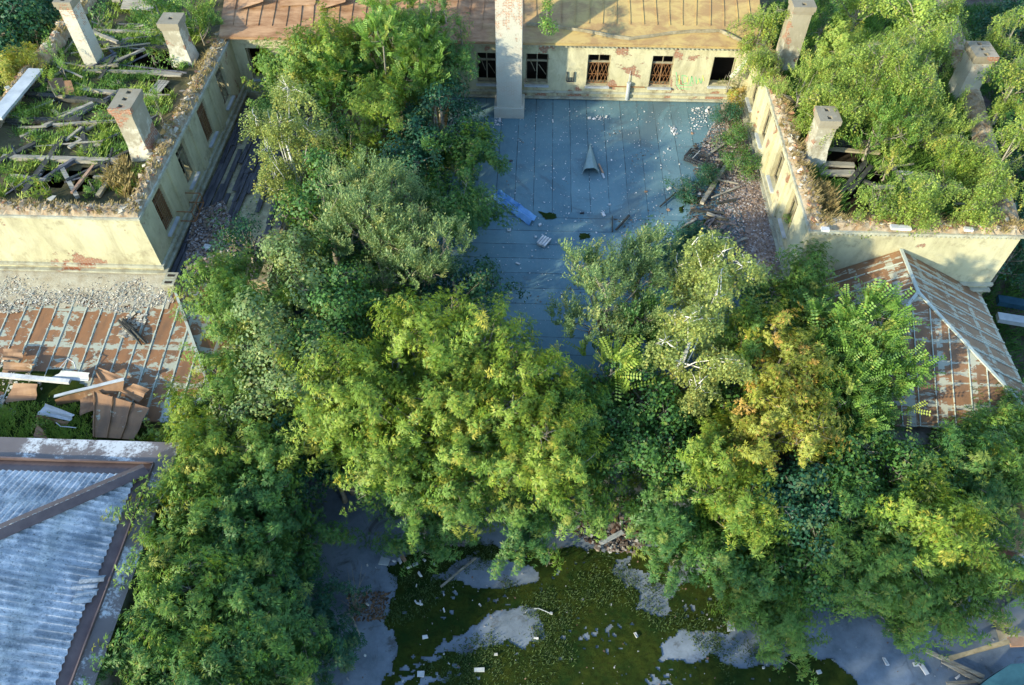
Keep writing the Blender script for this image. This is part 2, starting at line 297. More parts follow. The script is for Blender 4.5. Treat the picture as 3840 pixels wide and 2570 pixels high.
def place(kind,P,A,scl,pal,r):
    """tufts of a kind at points P, axes A, sizes scl -> faces and their colours"""
    Vs=[];Cs=[]; idx=r.integers(0,5,len(P)); c0,c1,c2=[np.array(c) for c in PAL[pal]]
    for t in range(5):
        sel=np.where(idx==t)[0]
        if not len(sel): continue
        T=TK[kind][t]; K=len(T); m=len(sel); z=A[sel]/np.linalg.norm(A[sel],axis=1,keepdims=True)
        a=r.uniform(0,6.28,m); h=np.stack([np.cos(a),np.sin(a),np.full(m,.013)],1); x=np.cross(h,z); x/=np.linalg.norm(x,axis=1,keepdims=True)+1e-9; y=np.cross(z,x)
        Rm=np.stack([x,y,z],2)
        V=np.einsum('mij,kqj->mkqi',Rm,T)*scl[sel][:,None,None,None]+P[sel][:,None,None,:]
        w=r.uniform(0,1,(m,1))*.75+r.uniform(0,1,(m,K))*.35; w=np.clip(w,0,1)[...,None]; c=c0*w+c1*(1-w)
        ac=(r.uniform(0,1,(m,K))<.07)[...,None]; ac2=(r.uniform(0,1,(m,1,1))<.06)
        c=np.where(ac|ac2,c2,c)*r.uniform(.78,1.25,(m,K,1))
        Vs.append(V.reshape(-1,4,3)); Cs.append(c.reshape(-1,3))
    return np.concatenate(Vs),np.concatenate(Cs)
def tree(name,label,kind,loc,base_z,R,Rz,pal,seed,cat='tree',group=None,dens=1.,tsc=1.,lean=(0,0),bark='bark',part='crown',twigs=.35,lobes=None,inner=.18):
    """loc: centre of the crown; trunk stands at base_z below it"""
    r=np.random.default_rng(seed); loc=np.array(loc,float); bx,by=loc[0]-lean[0],loc[1]-lean[1]
    root=thing(name,label,cat,(bx,by,base_z),group); H=loc[2]-base_z; C=np.array([lean[0],lean[1],H])
    R*=1.08; Rz*=1.05; nl=lobes or int(7+R*4.5); L=[]
    for i in range(nl):
        d=unit(r.normal(0,1,3)); rr=r.uniform(.30,.98)**.8
        if i==0: d=np.array([0,0,1.]); rr=.5
        c=C+d*np.array([R,R,Rz])*rr; lr=r.uniform(.17,.40)*min(R,(R+Rz)/2); L.append((c,lr))
    Pl=[];Al=[]
    for i,(c,lr) in enumerate(L):
        q=lr*np.array([1,1,.9]); n=int(dens*4*math.pi*lr*lr*(4.6 if kind!='elder' else 3.9)/(tsc**2)); d=r.normal(0,1,(n,3)); d/=np.linalg.norm(d,axis=1,keepdims=True)
        keep=(d[:,2]>-.25)|(r.uniform(0,1,n)<.3); d=d[keep]; p=c+d*q*r.uniform(.82,1.12,(len(d),1))
        ok=np.ones(len(d),bool)
        for j,(c2,l2) in enumerate(L):
            if j!=i: ok&=np.linalg.norm((p-c2)/np.array([1,1,.9]),axis=1)>.72*l2
        ok|=r.uniform(0,1,len(d))<inner; Pl.append(p[ok]); Al.append(d[ok])
    if kind in('elder','willow','birch','maple') and R>.9:      # shoots that stick out of the crown
        for q in range(int(R*{'elder':16,'maple':4}.get(kind,7))):
            c,lr=L[r.integers(len(L))]; d=r.normal(0,1,3); d[2]=abs(d[2])*(.5 if kind=='elder' else .9)+(.2 if kind!='birch' else -.3); d=unit(d); m=r.integers(3,8)
            Pl.append(c+d*lr+d*np.arange(m)[:,None]*.2*tsc+np.array([0,0,-.02])*(np.arange(m)[:,None]**2)*(1.6 if kind!='willow' else 0)); Al.append(np.tile(d,(m,1)))
    P=np.concatenate(Pl); D=np.concatenate(Al)
    if kind=='birch': A=np.tile([0,0,1.],(len(P),1))+r.normal(0,.12,P.shape)
    elif kind in('willow',): A=D*.45+np.array([0,0,1.])+r.normal(0,.2,P.shape)
    elif kind=='locust': A=D*.6+np.array([0,0,.8])+r.normal(0,.25,P.shape)
    else: A=D*.9+np.array([0,0,.45])+r.normal(0,.25,P.shape)
    scl=tsc*r.uniform(.75,1.35,len(P))*(1.05 if kind=='elder' else 1); V,c=place(kind,P,A,scl,pal,r)
    o=npmesh(part,V,c,M['leaf'],root)
    mb=MB(); tr=max(.05,.045*R+.012*H); top=C+np.array([0,0,Rz*.35]); fork=C*.55; fork[2]=max(.15*H,H-Rz*1.1)
    w=r.normal(0,.04*H**.5,(4,3)); pts=[(0,0,-.05),tuple(fork*.5+w[0]*.6),tuple(fork),tuple((fork+top)/2+w[2]),tuple(top)]
    mb.tube(pts,[tr*1.25,tr,tr*.8,tr*.5,tr*.15],7)
    kb=.5 if kind=='birch' else 1.
    for c,lr in L:
        s=fork+(top-fork)*r.uniform(0,.6); e=np.array(c); m=(s+e)/2+r.normal(0,.12,3)-np.array([0,0,.15*lr]); mb.tube([s,m,e],[tr*.42*kb,tr*.28*kb,tr*.12*kb],5)
    nt_=int(len(P)*twigs)
    if nt_:
        for i in r.choice(len(P),min(nt_,90),replace=False):
            j=min(range(len(L)),key=lambda q:np.linalg.norm(P[i]-L[q][0])); s=L[j][0]+r.normal(0,.1,3); e=P[i]+unit(A[i])*.1
            mb.tube([s,(s+e)/2+r.normal(0,.05,3),e],[tr*.11+.005,tr*.07+.004,.005],3)
    n=len(mb.v); me_v=[tuple(Vector(v)+Vector((bx,by,base_z))) for v in mb.v]; mb.v=me_v
    mb.build('trunk',M[bark],root,smooth=True)
    return root
def stuffgrass(name,label,pts,h,n_blades,pal,seed,spread=.12,kindcat='grass',lean=.35):
    r=np.random.default_rng(seed); P=np.repeat(np.array(pts,float),n_blades,0); N=len(P); P[:,:2]+=r.normal(0,spread,(N,2))
    a=r.uniform(0,6.28,N); ln=h*r.uniform(.5,1.3,N); d=np.stack([np.cos(a)*lean,np.sin(a)*lean,np.ones(N)],1)*ln[:,None]; s=np.stack([-np.sin(a),np.cos(a),np.zeros(N)],1)*.016
    V=np.stack([P-s,P+s,P+d*.6+s*.7,P+d+np.stack([np.cos(a),np.sin(a),-.4*np.ones(N)],1)*.12*ln[:,None]],1)
    c0,c1,c2=[np.array(c) for c in PAL[pal]]; w=r.uniform(0,1,(N,1)); c=(c0*w+c1*(1-w))*r.uniform(.8,1.2,(N,1))
    return tag(npmesh(name,V,c,M['grass']),label,kindcat,kind='stuff')
def rubble(name,label,pts,size,cols,seed,cat='rubble',kind='stuff',flat=.5):
    r=np.random.default_rng(seed); P=np.array(pts,float); N=len(P); s=size*np.clip(r.lognormal(0,.6,(N,1)),.3,2.6)
    base=np.array([[x,y,z] for z in(0,1) for x,y in((-1,-1),(1,-1),(1,1),(-1,1))],float)*.5; base=base[None]+r.normal(0,.16,(N,8,3)); base[:,:,0]*=r.uniform(.6,1.5,(N,1)); base[:,:,2]*=flat
    a=r.uniform(0,6.28,N); t_=r.normal(0,.3,N); c,si=np.cos(a)[:,None],np.sin(a)[:,None]
    z=base[:,:,2]+base[:,:,0]*np.sin(t_)[:,None]; X=base[:,:,0]*c-base[:,:,1]*si; Y=base[:,:,0]*si+base[:,:,1]*c
    V=np.stack([X,Y,z],2)*s[:,:,None]+P[:,None,:]
    F=[(4,5,6,7),(0,1,5,4),(1,2,6,5),(2,3,7,6),(3,0,4,7)]
    Q=np.stack([V[:,f,:] for f in F],1).reshape(-1,4,3); C=np.array(cols); ci=C[r.integers(0,len(C),N)]*r.uniform(.7,1.2,(N,1)); ci=np.repeat(ci,5,0)
    o=npmesh(name,Q,ci,M['rubble']); return tag(o,label,cat,kind=kind)
def inpoly(X,Y,poly):
    ins=np.zeros(X.shape,bool); n=len(poly)
    for i in range(n):
        x1,y1=poly[i]; x2,y2=poly[(i+1)%n]; c=((y1>Y)!=(y2>Y)); 
        with np.errstate(divide='ignore',invalid='ignore'): xi=(x2-x1)*(Y-y1)/(y2-y1+1e-12)+x1
        ins^=c&(X<xi)
    return ins
def scatter(poly,n,seed):
    r=np.random.default_rng(seed); p=np.array(poly); lo,hi=p.min(0),p.max(0); out=np.zeros((0,2))
    while len(out)<n: q=r.uniform(lo,hi,(n*3,2)); out=np.concatenate([out,q[inpoly(q[:,0],q[:,1],poly)]])
    return out[:n]
def s3(poly,n,z,seed,jz=0.): q=scatter(poly,n,seed); return np.c_[q,np.full(n,z)+np.random.default_rng(seed+1).uniform(0,jz,n)] if jz else np.c_[q,np.full(n,z)]
def vnoise(X,Y,f,seed):
    r=np.random.default_rng(seed); ph=r.uniform(0,6.28,(6,3)); k=r.normal(0,1,(6,2)); out=0
    for i in range(6): out=out+np.sin(f*(k[i,0]*X+k[i,1]*Y)+ph[i,0]+1.3*np.sin(f*.6*(k[i,1]*X-k[i,0]*Y)+ph[i,1]))
    return out/6
def grid(name,x0,x1,y0,y1,step,zf,mat,parent=None,keep=None,smooth=True):
    xs=np.arange(x0,x1+step/2,step); ys=np.arange(y0,y1+step/2,step); X,Y=np.meshgrid(xs,ys); Z=zf(X,Y); nx,ny=len(xs),len(ys)
    mb=MB(); mb.v=list(zip(X.ravel().tolist(),Y.ravel().tolist(),Z.ravel().tolist()))
    K=None if keep is None else keep(X[:-1,:-1]+step/2,Y[:-1,:-1]+step/2)
    for j in range(ny-1):
        for i in range(nx-1):
            if K is None or K[j,i]: a=j*nx+i; mb.f.append((a,a+1,a+nx+1,a+nx)); mb.m.append(0)
    if keep is not None:   # drop unused points
        used=sorted({i for f in mb.f for i in f}); mp={u:k for k,u in enumerate(used)}; mb.v=[mb.v[u] for u in used]; mb.f=[tuple(mp[i] for i in f) for f in mb.f]
    return mb.build(name,mat,parent,smooth=smooth)
PAL['weed']=((.07,.12,.025),(.035,.07,.02),(.12,.13,.03)); PAL['dry']=((.42,.34,.14),(.27,.20,.085),(.36,.30,.10))
# ------------------------------------------------------------ the yard
GZ=0.0; RZ=4.1; ET=7.75
g=MB(); g.face([(-400,-300,GZ),(400,-300,GZ),(400,500,GZ),(-400,500,GZ)]); tag(g.build('ground',M['asphalt']),kind='structure')
bare=[P2(p,0) for p in ([(1640,2170),(1760,2100),(1900,2110),(2010,2150),(2000,2170),(1900,2205),(1780,2190)],
 [(2310,2130),(2430,2160),(2440,2195),(2500,2190),(2520,2110),(2610,2100),(2640,2150),(2560,2190),(2500,2230),(2490,2290),(2380,2270),(2400,2220),(2340,2180)],
 [(1630,2450),(1720,2400),(1850,2310),(1990,2290),(2000,2330),(2040,2390),(1960,2415),(1900,2400),(1830,2420),(1700,2450)],
 [(2490,2430),(2560,2380),(2700,2385),(2800,2400),(2960,2440),(2900,2500),(2750,2490),(2680,2460),(2600,2480),(2500,2480)])]
mossreg=P2([(1450,2120),(1700,2030),(2080,2060),(2500,2060),(2730,2140),(2780,2330),(2700,2400),(2990,2440),(3120,2470),(3210,2560),(3230,2700),(1340,2700),(1470,2490),(1500,2430),(1450,2340),(1490,2200)],0)
def mossmask(X,Y):
    Xn=X+.20*vnoise(X,Y,2.6,1)+.12*vnoise(X,Y,7,2)+.09*vnoise(X,Y,19,12); Yn=Y+.20*vnoise(X,Y,2.9,3)+.12*vnoise(X,Y,8,4)+.09*vnoise(X,Y,21,14)
    k=inpoly(Xn,Yn,mossreg)
    for b in bare:
        c=np.mean(np.array(b),0); k&=~inpoly(c[0]+(Xn-c[0])*.90,c[1]+(Yn-c[1])*.84,b)
    return k&(vnoise(X,Y,5,9)+.8*vnoise(X,Y,13,10)+.5*vnoise(X,Y,1.3,15)<.74)
o=grid('moss',-8,17,5.5,14.5,.055,lambda X,Y:.012+.02*(vnoise(X,Y,9,5)+1)+.012*vnoise(X,Y,23,6),M['moss'],keep=mossmask); tag(o,'dark olive moss carpet covering the asphalt of the yard','moss',kind='stuff')
mp=scatter(mossreg,900,5); mp=mp[vnoise(mp[:,0],mp[:,1],1.1,21)>.05]
stuffgrass('ground_cover','low green weeds sprouting through the moss of the yard',np.c_[mp,np.full(len(mp),.03)],.075,30,'weed',8,.17,'weeds',lean=1.)
M['earth']=simple('leaf_strewn_earth',(.075,.055,.045),(.15,.12,.10),1.2,.95,.1,bump=.9); PAL['litter']=((.16,.11,.06),(.09,.07,.05),(.25,.15,.07))
b=MB(); b.face([(21.6,14.5,.006),(60,14.5,.006),(60,90,.006),(21.6,90,.006)]); tag(b.build('earth',M['earth']),kind='structure')
b=MB(); b.face([(-90,14.95,.006),(-27.7,14.95,.006),(-27.7,90,.006),(-90,90,.006)]); tag(b.build('earth',M['earth']),kind='structure')
gr=scatter([(21.8,18),(34,18),(50,60),(27,60)],2600,3); gl=scatter([(-46,25),(-28,25),(-28,70),(-46,70)],1800,4)
stuffgrass('weeds','rank weeds on the earth beyond the right wing',np.c_[gr,np.full(len(gr),.01)],.5,20,'green',15,.25,'weeds',lean=.8)
stuffgrass('weeds','rank weeds on the earth beyond the left wing',np.c_[gl,np.full(len(gl),.01)],.5,20,'green',16,.25,'weeds',lean=.8)
# ------------------------------------------------------------ building helpers
def wall(mb,ax,pos,a0,a1,z0,z1,t,sg,ops):
    """wall in the plane ax=pos from a0 to a1, outer face at pos, body on the sg side; ops = (a,b,zlow,zhigh)"""
    A=sorted({a0,a1,*[o[0] for o in ops],*[o[1] for o in ops]}); Z=sorted({z0,z1,*[o[2] for o in ops],*[o[3] for o in ops]})
    p0,p1=sorted((pos,pos+sg*t))
    for i in range(len(A)-1):
        for j in range(len(Z)-1):
            m,n=(A[i]+A[i+1])/2,(Z[j]+Z[j+1])/2
            if any(o[0]<m<o[1] and o[2]<n<o[3] for o in ops): continue
            if ax=='x': mb.box(p0,p1,A[i],A[i+1],Z[j],Z[j+1])
            else: mb.box(A[i],A[i+1],p0,p1,Z[j],Z[j+1])
def Wp(ax,pos,a,d,z): return (pos+d,a,z) if ax=='x' else (a,pos+d,z)
def window(parent,ax,pos,sg,a,b,z0,z1,style,label=None):
    """wooden frame set back in an opening; style: cross, grid (iron lattice), fan (radiating bars), open"""
    f=MB(); d=sg*.22; W_=.07
    bar=lambda mb,A1,Z1,A2,Z2,w,h,dd=0: mb.beam(Wp(ax,pos,A1,d+dd,Z1),Wp(ax,pos,A2,d+dd,Z2),w,h)
    for aa in(a+W_/2,b-W_/2): bar(f,aa,z0,aa,z1,W_,W_)
    for zz in(z0+W_/2,z1-W_/2): bar(f,a+W_,zz,b-W_,zz,W_*.95,W_*.95)
    zt=z1-(z1-z0)*.27; mid=(a+b)/2
    if style!='open':
        bar(f,a+W_,zt,b-W_,zt,.08,.1); bar(f,mid,zt+.05,mid,z1-W_,.05,.05); bar(f,mid,z0+W_,mid,zt-.05,.06,.06)
        if style=='cross': bar(f,a+.25,zt-.05,mid-.1,z0+.7,.03,.03,sg*.06); bar(f,b-.12,z0+.5,mid+.1,zt-.3,.03,.03,sg*.06)
    o=f.build('window',M['frame'],parent)
    if label: o['label']=label
    if style in('grid','fan'):
        k=MB(); d2=-sg*.10
        if style=='grid':
            n=9
            for i in range(1,n): bar(k,a+(b-a)*i/n,z0+.02,a+(b-a)*i/n,z1-.05,.02,.02,d2)
            for i in range(1,13): bar(k,a+.02,z0+(z1-z0)*i/13,b-.02,z0+(z1-z0)*i/13,.018,.018,d2+sg*.02)
        else:
            hi=zt-.04; 
            for zz in(z0+.12,(z0+hi)/2,hi): bar(k,a+.04,zz,b-.04,zz,.022,.022,d2)
            for i in range(5):
                x0=a+.1+(b-a-.2)*i/5; x1=x0+(b-a-.2)/5
                bar(k,x0,z0+.12,x1,(z0+hi)/2,.02,.02,d2+sg*.02); bar(k,x1,z0+.12,x0,(z0+hi)/2,.02,.02,d2+sg*.045)
                bar(k,x0,(z0+hi)/2,x1,hi,.02,.02,d2+sg*.02); bar(k,x1,(z0+hi)/2,x0,hi,.02,.02,d2+sg*.045)
            bar(k,mid,z0+.12,mid,hi,.045,.03,d2)
        k.build('grille',M['rustbar'],o)
    s=MB(); p0,p1=sorted((pos-sg*.16,pos+sg*.18))
    if ax=='x': s.box(p0,p1,a-.06,b+.06,z0-.09,z0-.003)
    else: s.box(a-.06,b+.06,p0,p1,z0-.09,z0-.003)
    s.build('sill',M['zinc'],o)
def chimney(parent,x,y,z0,z1,w,d,mat,flues,capw=.10,step=True,label=None,rot=0,name='chimney'):
    mb=MB(); mb.box(x-w/2,x+w/2,y-d/2,y+d/2,z0,z1-.42)
    if step: mb.hexa([(x-w/2-.14,y-d/2-.1,z0),(x+w/2+.14,y-d/2-.1,z0),(x+w/2+.14,y+d/2+.1,z0),(x-w/2-.14,y+d/2+.1,z0)],[(x-w/2-.003,y-d/2-.003,z0+1.0),(x+w/2+.02,y-d/2-.003,z0+1.0),(x+w/2+.02,y+d/2+.003,z0+1.0),(x-w/2-.003,y+d/2+.003,z0+1.0)])
    c=mb.build(name,mat,parent); 
    if label: c['label']=label
    k=MB(); e=capw
    # cap built as a ring of blocks round the flues so the flues are real holes
    xs=[x-w/2-e,x+w/2+e]; n=flues; fy=[]; L=d+2*e; fw=.22
    X=[x-w/2-e,x-fw/2,x+fw/2,x+w/2+e]; Y=[y-L/2]; 
    for i in range(n): c0=y-L/2+L*(i+.5)/n; Y+= [c0-.13,c0+.13]
    Y.append(y+L/2)
    for i in range(3):
        for j in range(len(Y)-1):
            if i==1 and j%2==1: continue
            k.box(X[i],X[i+1],Y[j],Y[j+1],z1-.26,z1-.0)
    k.box(x-w/2-e*.5,x+w/2+e*.5,y-d/2-e*.5,y+d/2+e*.5,z1-.42,z1-.26)
    k.build('cap',M['capstone'],c)
    for j in range(1,len(Y)-1,2): fl=MB(); fl.box(x-fw/2+.01,x+fw/2-.01,Y[j]+.01,Y[j+1]-.01,z1-.258,z1-.24); fl.build('flue',M['dark'],c)
def cap(parent,poly_in,poly_out,seed,z=ET):
    """crumbling masonry on top of the walls, between outer and inner outline (lists of corners)"""
    r=np.random.default_rng(seed)
    for i in range(len(poly_out)-1):
        a,b=np.array(poly_out[i],float),np.array(poly_out[i+1],float); c,d=np.array(poly_in[i],float),np.array(poly_in[i+1],float)
        n=max(2,int(np.linalg.norm(b-a)/.16)); m=6; mb=MB(); idx={}
        prof=[-.12,.02,.11,.13,.10,-.02,-.45]
        for u in range(n+1):
            for v in range(m+1):
                p=(a+(b-a)*u/n)*(1-v/m)+(c+(d-c)*u/n)*v/m; j=r.normal(0,.03,2) if v not in(0,) else r.normal(0,.006,2)
                mb.v.append((p[0]+j[0],p[1]+j[1],z+prof[v]+(r.normal(0,.045) if v>0 else r.normal(0,.015))))
        for u in range(n):
            for v in range(m): q=u*(m+1)+v; mb.f.append((q,q+m+1,q+m+2,q+1)); mb.m.append(0)
        mb.build('wall_cap',M['cap'],parent)
# ------------------------------------------------------------ left wing (roofless)
LX=-17.45; LW=-27.6; LY=24.9; BY=40.0; RX=12.1; RE=21.2; RY=25.2; TOP=54.0
lw=thing('ruined_building','roofless left wing with cream plaster walls and overgrown attic','building',(-22.5,LY,0))
w=MB(); lops=[(c-.62,c+.62,5.2,7.3) for c in(27.05,30.5,33.95,37.35)]
wall(w,'x',LX,LY,BY,0,ET-.1,.6,-1,lops); wall(w,'y',LY,LW,LX-.6,0,ET-.1,.6,1,[])
wall(w,'x',LW,LY+.6,TOP,0,ET-.1,.6,1,[]); wall(w,'x',LX,BY,TOP,0,ET-.1,.6,-1,[])
w.build('wall',M['plaster'],lw)
for i,o_ in enumerate(lops): window(lw,'x',LX,-1,o_[0],o_[1],o_[2],o_[3],'grid' if i in(0,2) else 'cross','window closed by a rusty iron lattice' if i in(0,2) else None)
b=MB(); 
for z,h,d in((ET-.22,.12,.10),(4.55,.14,.12),(4.25,.10,.2)): b.box(LX+.002,LX+d,LY-d,BY-.05,z,z+h); b.box(LW-.1,LX+.001,LY-d,LY-.002,z,z+h)
b.build('cornice',M['plaster_pale'],lw)
for c in(28.8,32.2,35.6): b=MB(); b.box(LX+.002,LX+.10,c-.28,c+.28,4.7,7.5); b.build('pilaster',M['plaster'],lw)
b=MB(); y0,y1,x1=27.9,29.3,LX+.75
for z in(4.75,5.35):
    for p,q in(((LX,y0),(x1,y0)),((x1,y0),(x1,y1)),((x1,y1),(LX,y1))): b.beam((*p,z),(*q,z),.04,.04)
for p in((x1,y0),(x1,y1),(x1,(y0+y1)/2)): b.beam((*p,4.75),(*p,5.35),.035,.035)
b.build('iron_bracket',M['rustbar'],lw)
cap(lw,[(LW+.75,TOP),(LW+.75,LY+.8),(LX-.8,LY+.8),(LX-.8,BY)],[(LW-.02,TOP),(LW-.02,LY-.03),(LX+.03,LY-.03),(LX+.03,BY)],3)
def pits(L,z): return [P2(p,z) for p in L]
lp=pits([[(240,640),(340,625),(350,700),(290,720)],[(490,190),(660,195),(665,265),(480,262)],[(130,640),(200,630),(230,690),(110,720)],[(400,200),(470,190),(460,210),(380,230)],[(20,640),(90,650),(60,720),(15,730)],[(545,305),(600,300),(650,350),(580,360)]],7.2)
def nopit(P_): 
    def f(X,Y):
        k=np.ones(X.shape,bool)
        for p in P_: k&=~inpoly(X+.08*vnoise(X,Y,5,4),Y+.08*vnoise(X,Y,5,7),p)
        return k
    return f
grid('attic_floor',LW+.62,LX-.62,LY+.62,TOP,.24,lambda X,Y:7.12+.10*vnoise(X,Y,1.3,31)+.05*vnoise(X,Y,5,32)+.16*np.clip(1-np.minimum(X-(LW+.6),(LX-.6)-X),0,1),M['soil'],lw,keep=nopit(lp),smooth=False)
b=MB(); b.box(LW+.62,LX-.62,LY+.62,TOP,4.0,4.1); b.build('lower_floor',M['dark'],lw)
chimney(lw,-18.95,30.2,7.0,10.1,.85,1.45,M['stack'],3,label='stout chimney with three flues')
chimney(lw,-19.65,38.45,7.0,9.55,.95,1.0,M['stack'],1,label='short chimney with a capped square top')
chimney(lw,-24.5,37.9,7.0,10.9,.72,.95,M['lime_brick'],2,step=False,label='tall slender brick chimney')
# ------------------------------------------------------------ main block at the back
mb_=thing('ruined_building','main block at the back with barred windows and rusty ochre sheet roof','building',(-2.5,BY,0))
w=MB(); bops=[(-16.75,-15.5,5.05,7.0),(-3.5,-2.35,5.05,7.0),(-.68,.62,5.05,7.0),(2.85,4.15,5.05,7.02),(6.5,7.75,5.05,7.02),(9.95,11.25,5.2,7.02)]
wall(w,'y',BY,LX,RX,0,ET+.22,.6,1,bops); w.build('wall',M['plaster_worn'],mb_)
for o_,st,lb in zip(bops,('open','cross','cross','fan','fan','open'),('dark empty window in the left corner',None,None,'window behind a rusty grille of crossing bars','window behind a rusty grille of crossing bars','empty window opening beside the downpipe')): window(mb_,'y',BY,1,*o_,st,lb)
b=MB(); b.box(LX+.01,RX-.01,BY-.08,BY-.002,4.55,4.68); b.box(LX+.01,RX-.01,BY-.14,BY-.002,4.2,4.32); b.box(LX+.01,RX-.01,BY-.18,BY-.002,7.6,7.76)
for i in range(60):
    xx=-2+i*.235
    if xx<RX-.2: b.box(xx,xx+.09,BY-.16,BY-.003,7.50,7.595)
b.build('cornice',M['plaster_pale'],mb_)
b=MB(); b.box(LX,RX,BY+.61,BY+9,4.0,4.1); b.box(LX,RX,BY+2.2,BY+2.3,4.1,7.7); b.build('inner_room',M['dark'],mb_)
# roof: eave band, snow gutter, warped standing-seam sheets
def rz(X,Y): return 8.0+(Y-39.45)*.44+.05*vnoise(X,Y*.3,1.6,40)*np.clip(Y-40,0,1)+.05*np.sin(X*8.3+2*vnoise(X,Y,.7,41))*np.clip((Y-40.4)*.5,0,.8)*(X<-1.5)
o=grid('roof',LX-.35,RX+.15,39.45,48.2,.17,rz,M['ochre'],mb_)
b=MB(); b.box(LX-.3,RX+.1,39.44,39.47,7.84,7.99)
x=LX+.4
while x<RX: 
    ys=np.linspace(40.6 if x>-1 else 40.1,48,18)
    for i in range(17):
        xo=.05*math.sin(ys[i]*1.3+x); xo1=.05*math.sin(ys[i+1]*1.3+x)
        b.beam((x+xo,ys[i],float(rz(np.array(x+xo),np.array(ys[i])))+.03),(x+xo1,ys[i+1],float(rz(np.array(x+xo1),np.array(ys[i+1])))+.02),.022,.045)
    x+=random.choice((.72,.74,.76))
b.build('roof_seam',M['ochre'],mb_)
b=MB(); pts=[]
for px,py in((1975,92),(2100,105),(2190,118),(2290,138),(2360,148),(2420,140),(2520,126),(2600,120),(2700,118),(2790,162)):
    d=ray(px,py); t=(8.0+.1-39.45*.44-CAMH)/(d[2]-.44*d[1]); p=C0+d*t; pts.append((p[0],p[1],p[2]+.04))
for p,q in zip(pts[:-1],pts[1:]): b.beam(p,q,.05,.16,rough=.015)
b.build('snow_gutter',M['frame'],mb_)
for k_,(x0,y0,x1,y1) in enumerate(((-14.6,41.2,-12.6,42.6),(-12.4,41.0,-10.8,42.4),(-8.6,42.0,-7.2,43.2),(-6.2,41.7,-5.0,42.9),(-16.9,40.9,-15.4,42.2))):
    z=float(rz(np.array(x0),np.array(y0))); s=random.choice((-1,1))
    b=MB(); b.slab([(x0,y0,z+.15),(x1,y0+.2,z+.35+.2*s),(x1+.2,y1,z+1.05),(x0+.1,y1,z+.75)],.02); b.build('loose_roof_sheet',M['ochre'],mb_)
# tall chimney in front of the block
b=MB(); b.box(-2.27,-.86,38.08,39.42,4.0,13.2); c_=b.build('chimney',M['lime_brick'],mb_); c_['label']='tall limewashed brick chimney rising from the felt roof'
b=MB(); b.box(-2.42,-.70,37.95,39.47,4.0,4.75); b.build('plinth',M['lime_brick'],c_)
b=MB(); b.tube([(5.33,39.86,4.25),(5.33,39.86,5.3)],.11,10); b.tube([(5.33,39.86,5.3),(5.33,39.86,5.38)],.135,10); b.tube([(5.31,39.9,5.4),(5.33,39.93,6.1)],[.03,.012],5); b.build('standpipe',M['zinc'],mb_)
b=MB(); b.box(4.2,6.3,39.93,39.97,5.02,5.07); b.build('wall_rail',M['rustbar'],mb_)
b=MB(); b.tube([(11.85,39.6,7.55),(11.75,39.45,7.3),(11.5,39.35,7.0),(10.95,39.3,6.2)],[.24,.15,.13,.13],12); b.build('downpipe',M['plaster_pale'],mb_)
b=MB()
for p,q in(((1.72,5.95),(1.72,5.35)),((2.12,5.95),(2.12,5.35)),((1.70,5.33),(2.14,5.33)),((1.84,5.6),(1.84,5.35)),((2.0,5.6),(2.0,5.35))): b.beam((p[0],39.93,p[1]),(q[0],39.93,q[1]),.05,.05)
b.build('iron_bracket',M['black'],mb_)
M['spray']=simple('green_spray_paint',(.16,.50,.22),(.30,.55,.25),6,.6,.2,bump=0); M['sprayy']=simple('yellow_spray_paint',(.62,.55,.10),(.60,.58,.25),6,.6,.2,bump=0)
def strokes(L,wd,mat,name,dy,parent):
    for pts in L:
        b=MB(); Q=[onY(2300+a*560/2343,180+c*300/1255,BY) for a,c in pts]
        for p,q in zip(Q[:-1],Q[1:]): b.beam((p[0],BY-dy,p[2]),(q[0],BY-dy,q[2]),wd,.004,roll=math.pi/2)
        b.build(name,mat,parent)
strokes([[(985,380),(1000,470),(995,590),(1240,585)],[(1010,600),(1040,640),(1210,645)],[(1075,430),(1085,560),(1140,560),(1175,500),(1140,440),(1075,430)],[(1200,575),(1230,440),(1255,570)],[(1215,520),(1250,520)],[(1290,450),(1310,570),(1345,480),(1375,560),(1410,440)]],.045,M['spray'],'graffiti',.006,mb_)
strokes([[(1035,430),(1035,560)],[(1160,460),(1160,540)],[(1340,500),(1320,560)],[(1400,430),(1420,520)]],.06,M['sprayy'],'graffiti',.012,mb_)
# ------------------------------------------------------------ right wing (roofless, a young wood on its attic)
rw=thing('ruined_building','roofless right wing with cream walls and a young wood on top','building',(17,RY,0))
w=MB(); rops=[(c-.62,c+.62,5.2,7.2) for c in(28.0,31.3,34.9,38.25)]
wall(w,'x',RX,RY,BY,0,ET-.1,.6,1,rops); wall(w,'y',RY,RX+.6,RE,0,ET-.1,.6,1,[]); wall(w,'x',RX,BY,TOP,0,ET-.1,.6,1,[])
w.hexa([(RE-.6,RY+.6,0),(RE,RY+.6,0),(RE+5,TOP,0),(RE+4.4,TOP,0)],[(RE-.6,RY+.6,ET-.1),(RE,RY+.6,ET-.1),(RE+5,TOP,ET-.1),(RE+4.4,TOP,ET-.1)])
w.build('wall',M['plaster'],rw)
for i,o_ in enumerate(rops): window(rw,'x',RX,1,*o_,'cross')
b=MB()
for z,h,d in((ET-.22,.12,.10),(4.55,.14,.14),(4.25,.10,.22)): b.box(RX-d,RX-.002,RY-d,BY-.3,z,z+h); b.box(RX-.001,RE+.1,RY-d,RY-.002,z,z+h)
i=0
while RX+.1+i*.2<RE: b.box(RX+.1+i*.2,RX+.18+i*.2,RY-.09,RY-.003,ET-.31,ET-.225); i+=1
b.build('cornice',M['plaster_pale'],rw)
for c in(29.7,33.1,36.6): b=MB(); b.box(RX-.12,RX-.002,c-.35,c+.35,4.7,7.5); b.build('pilaster',M['plaster_worn'],rw)
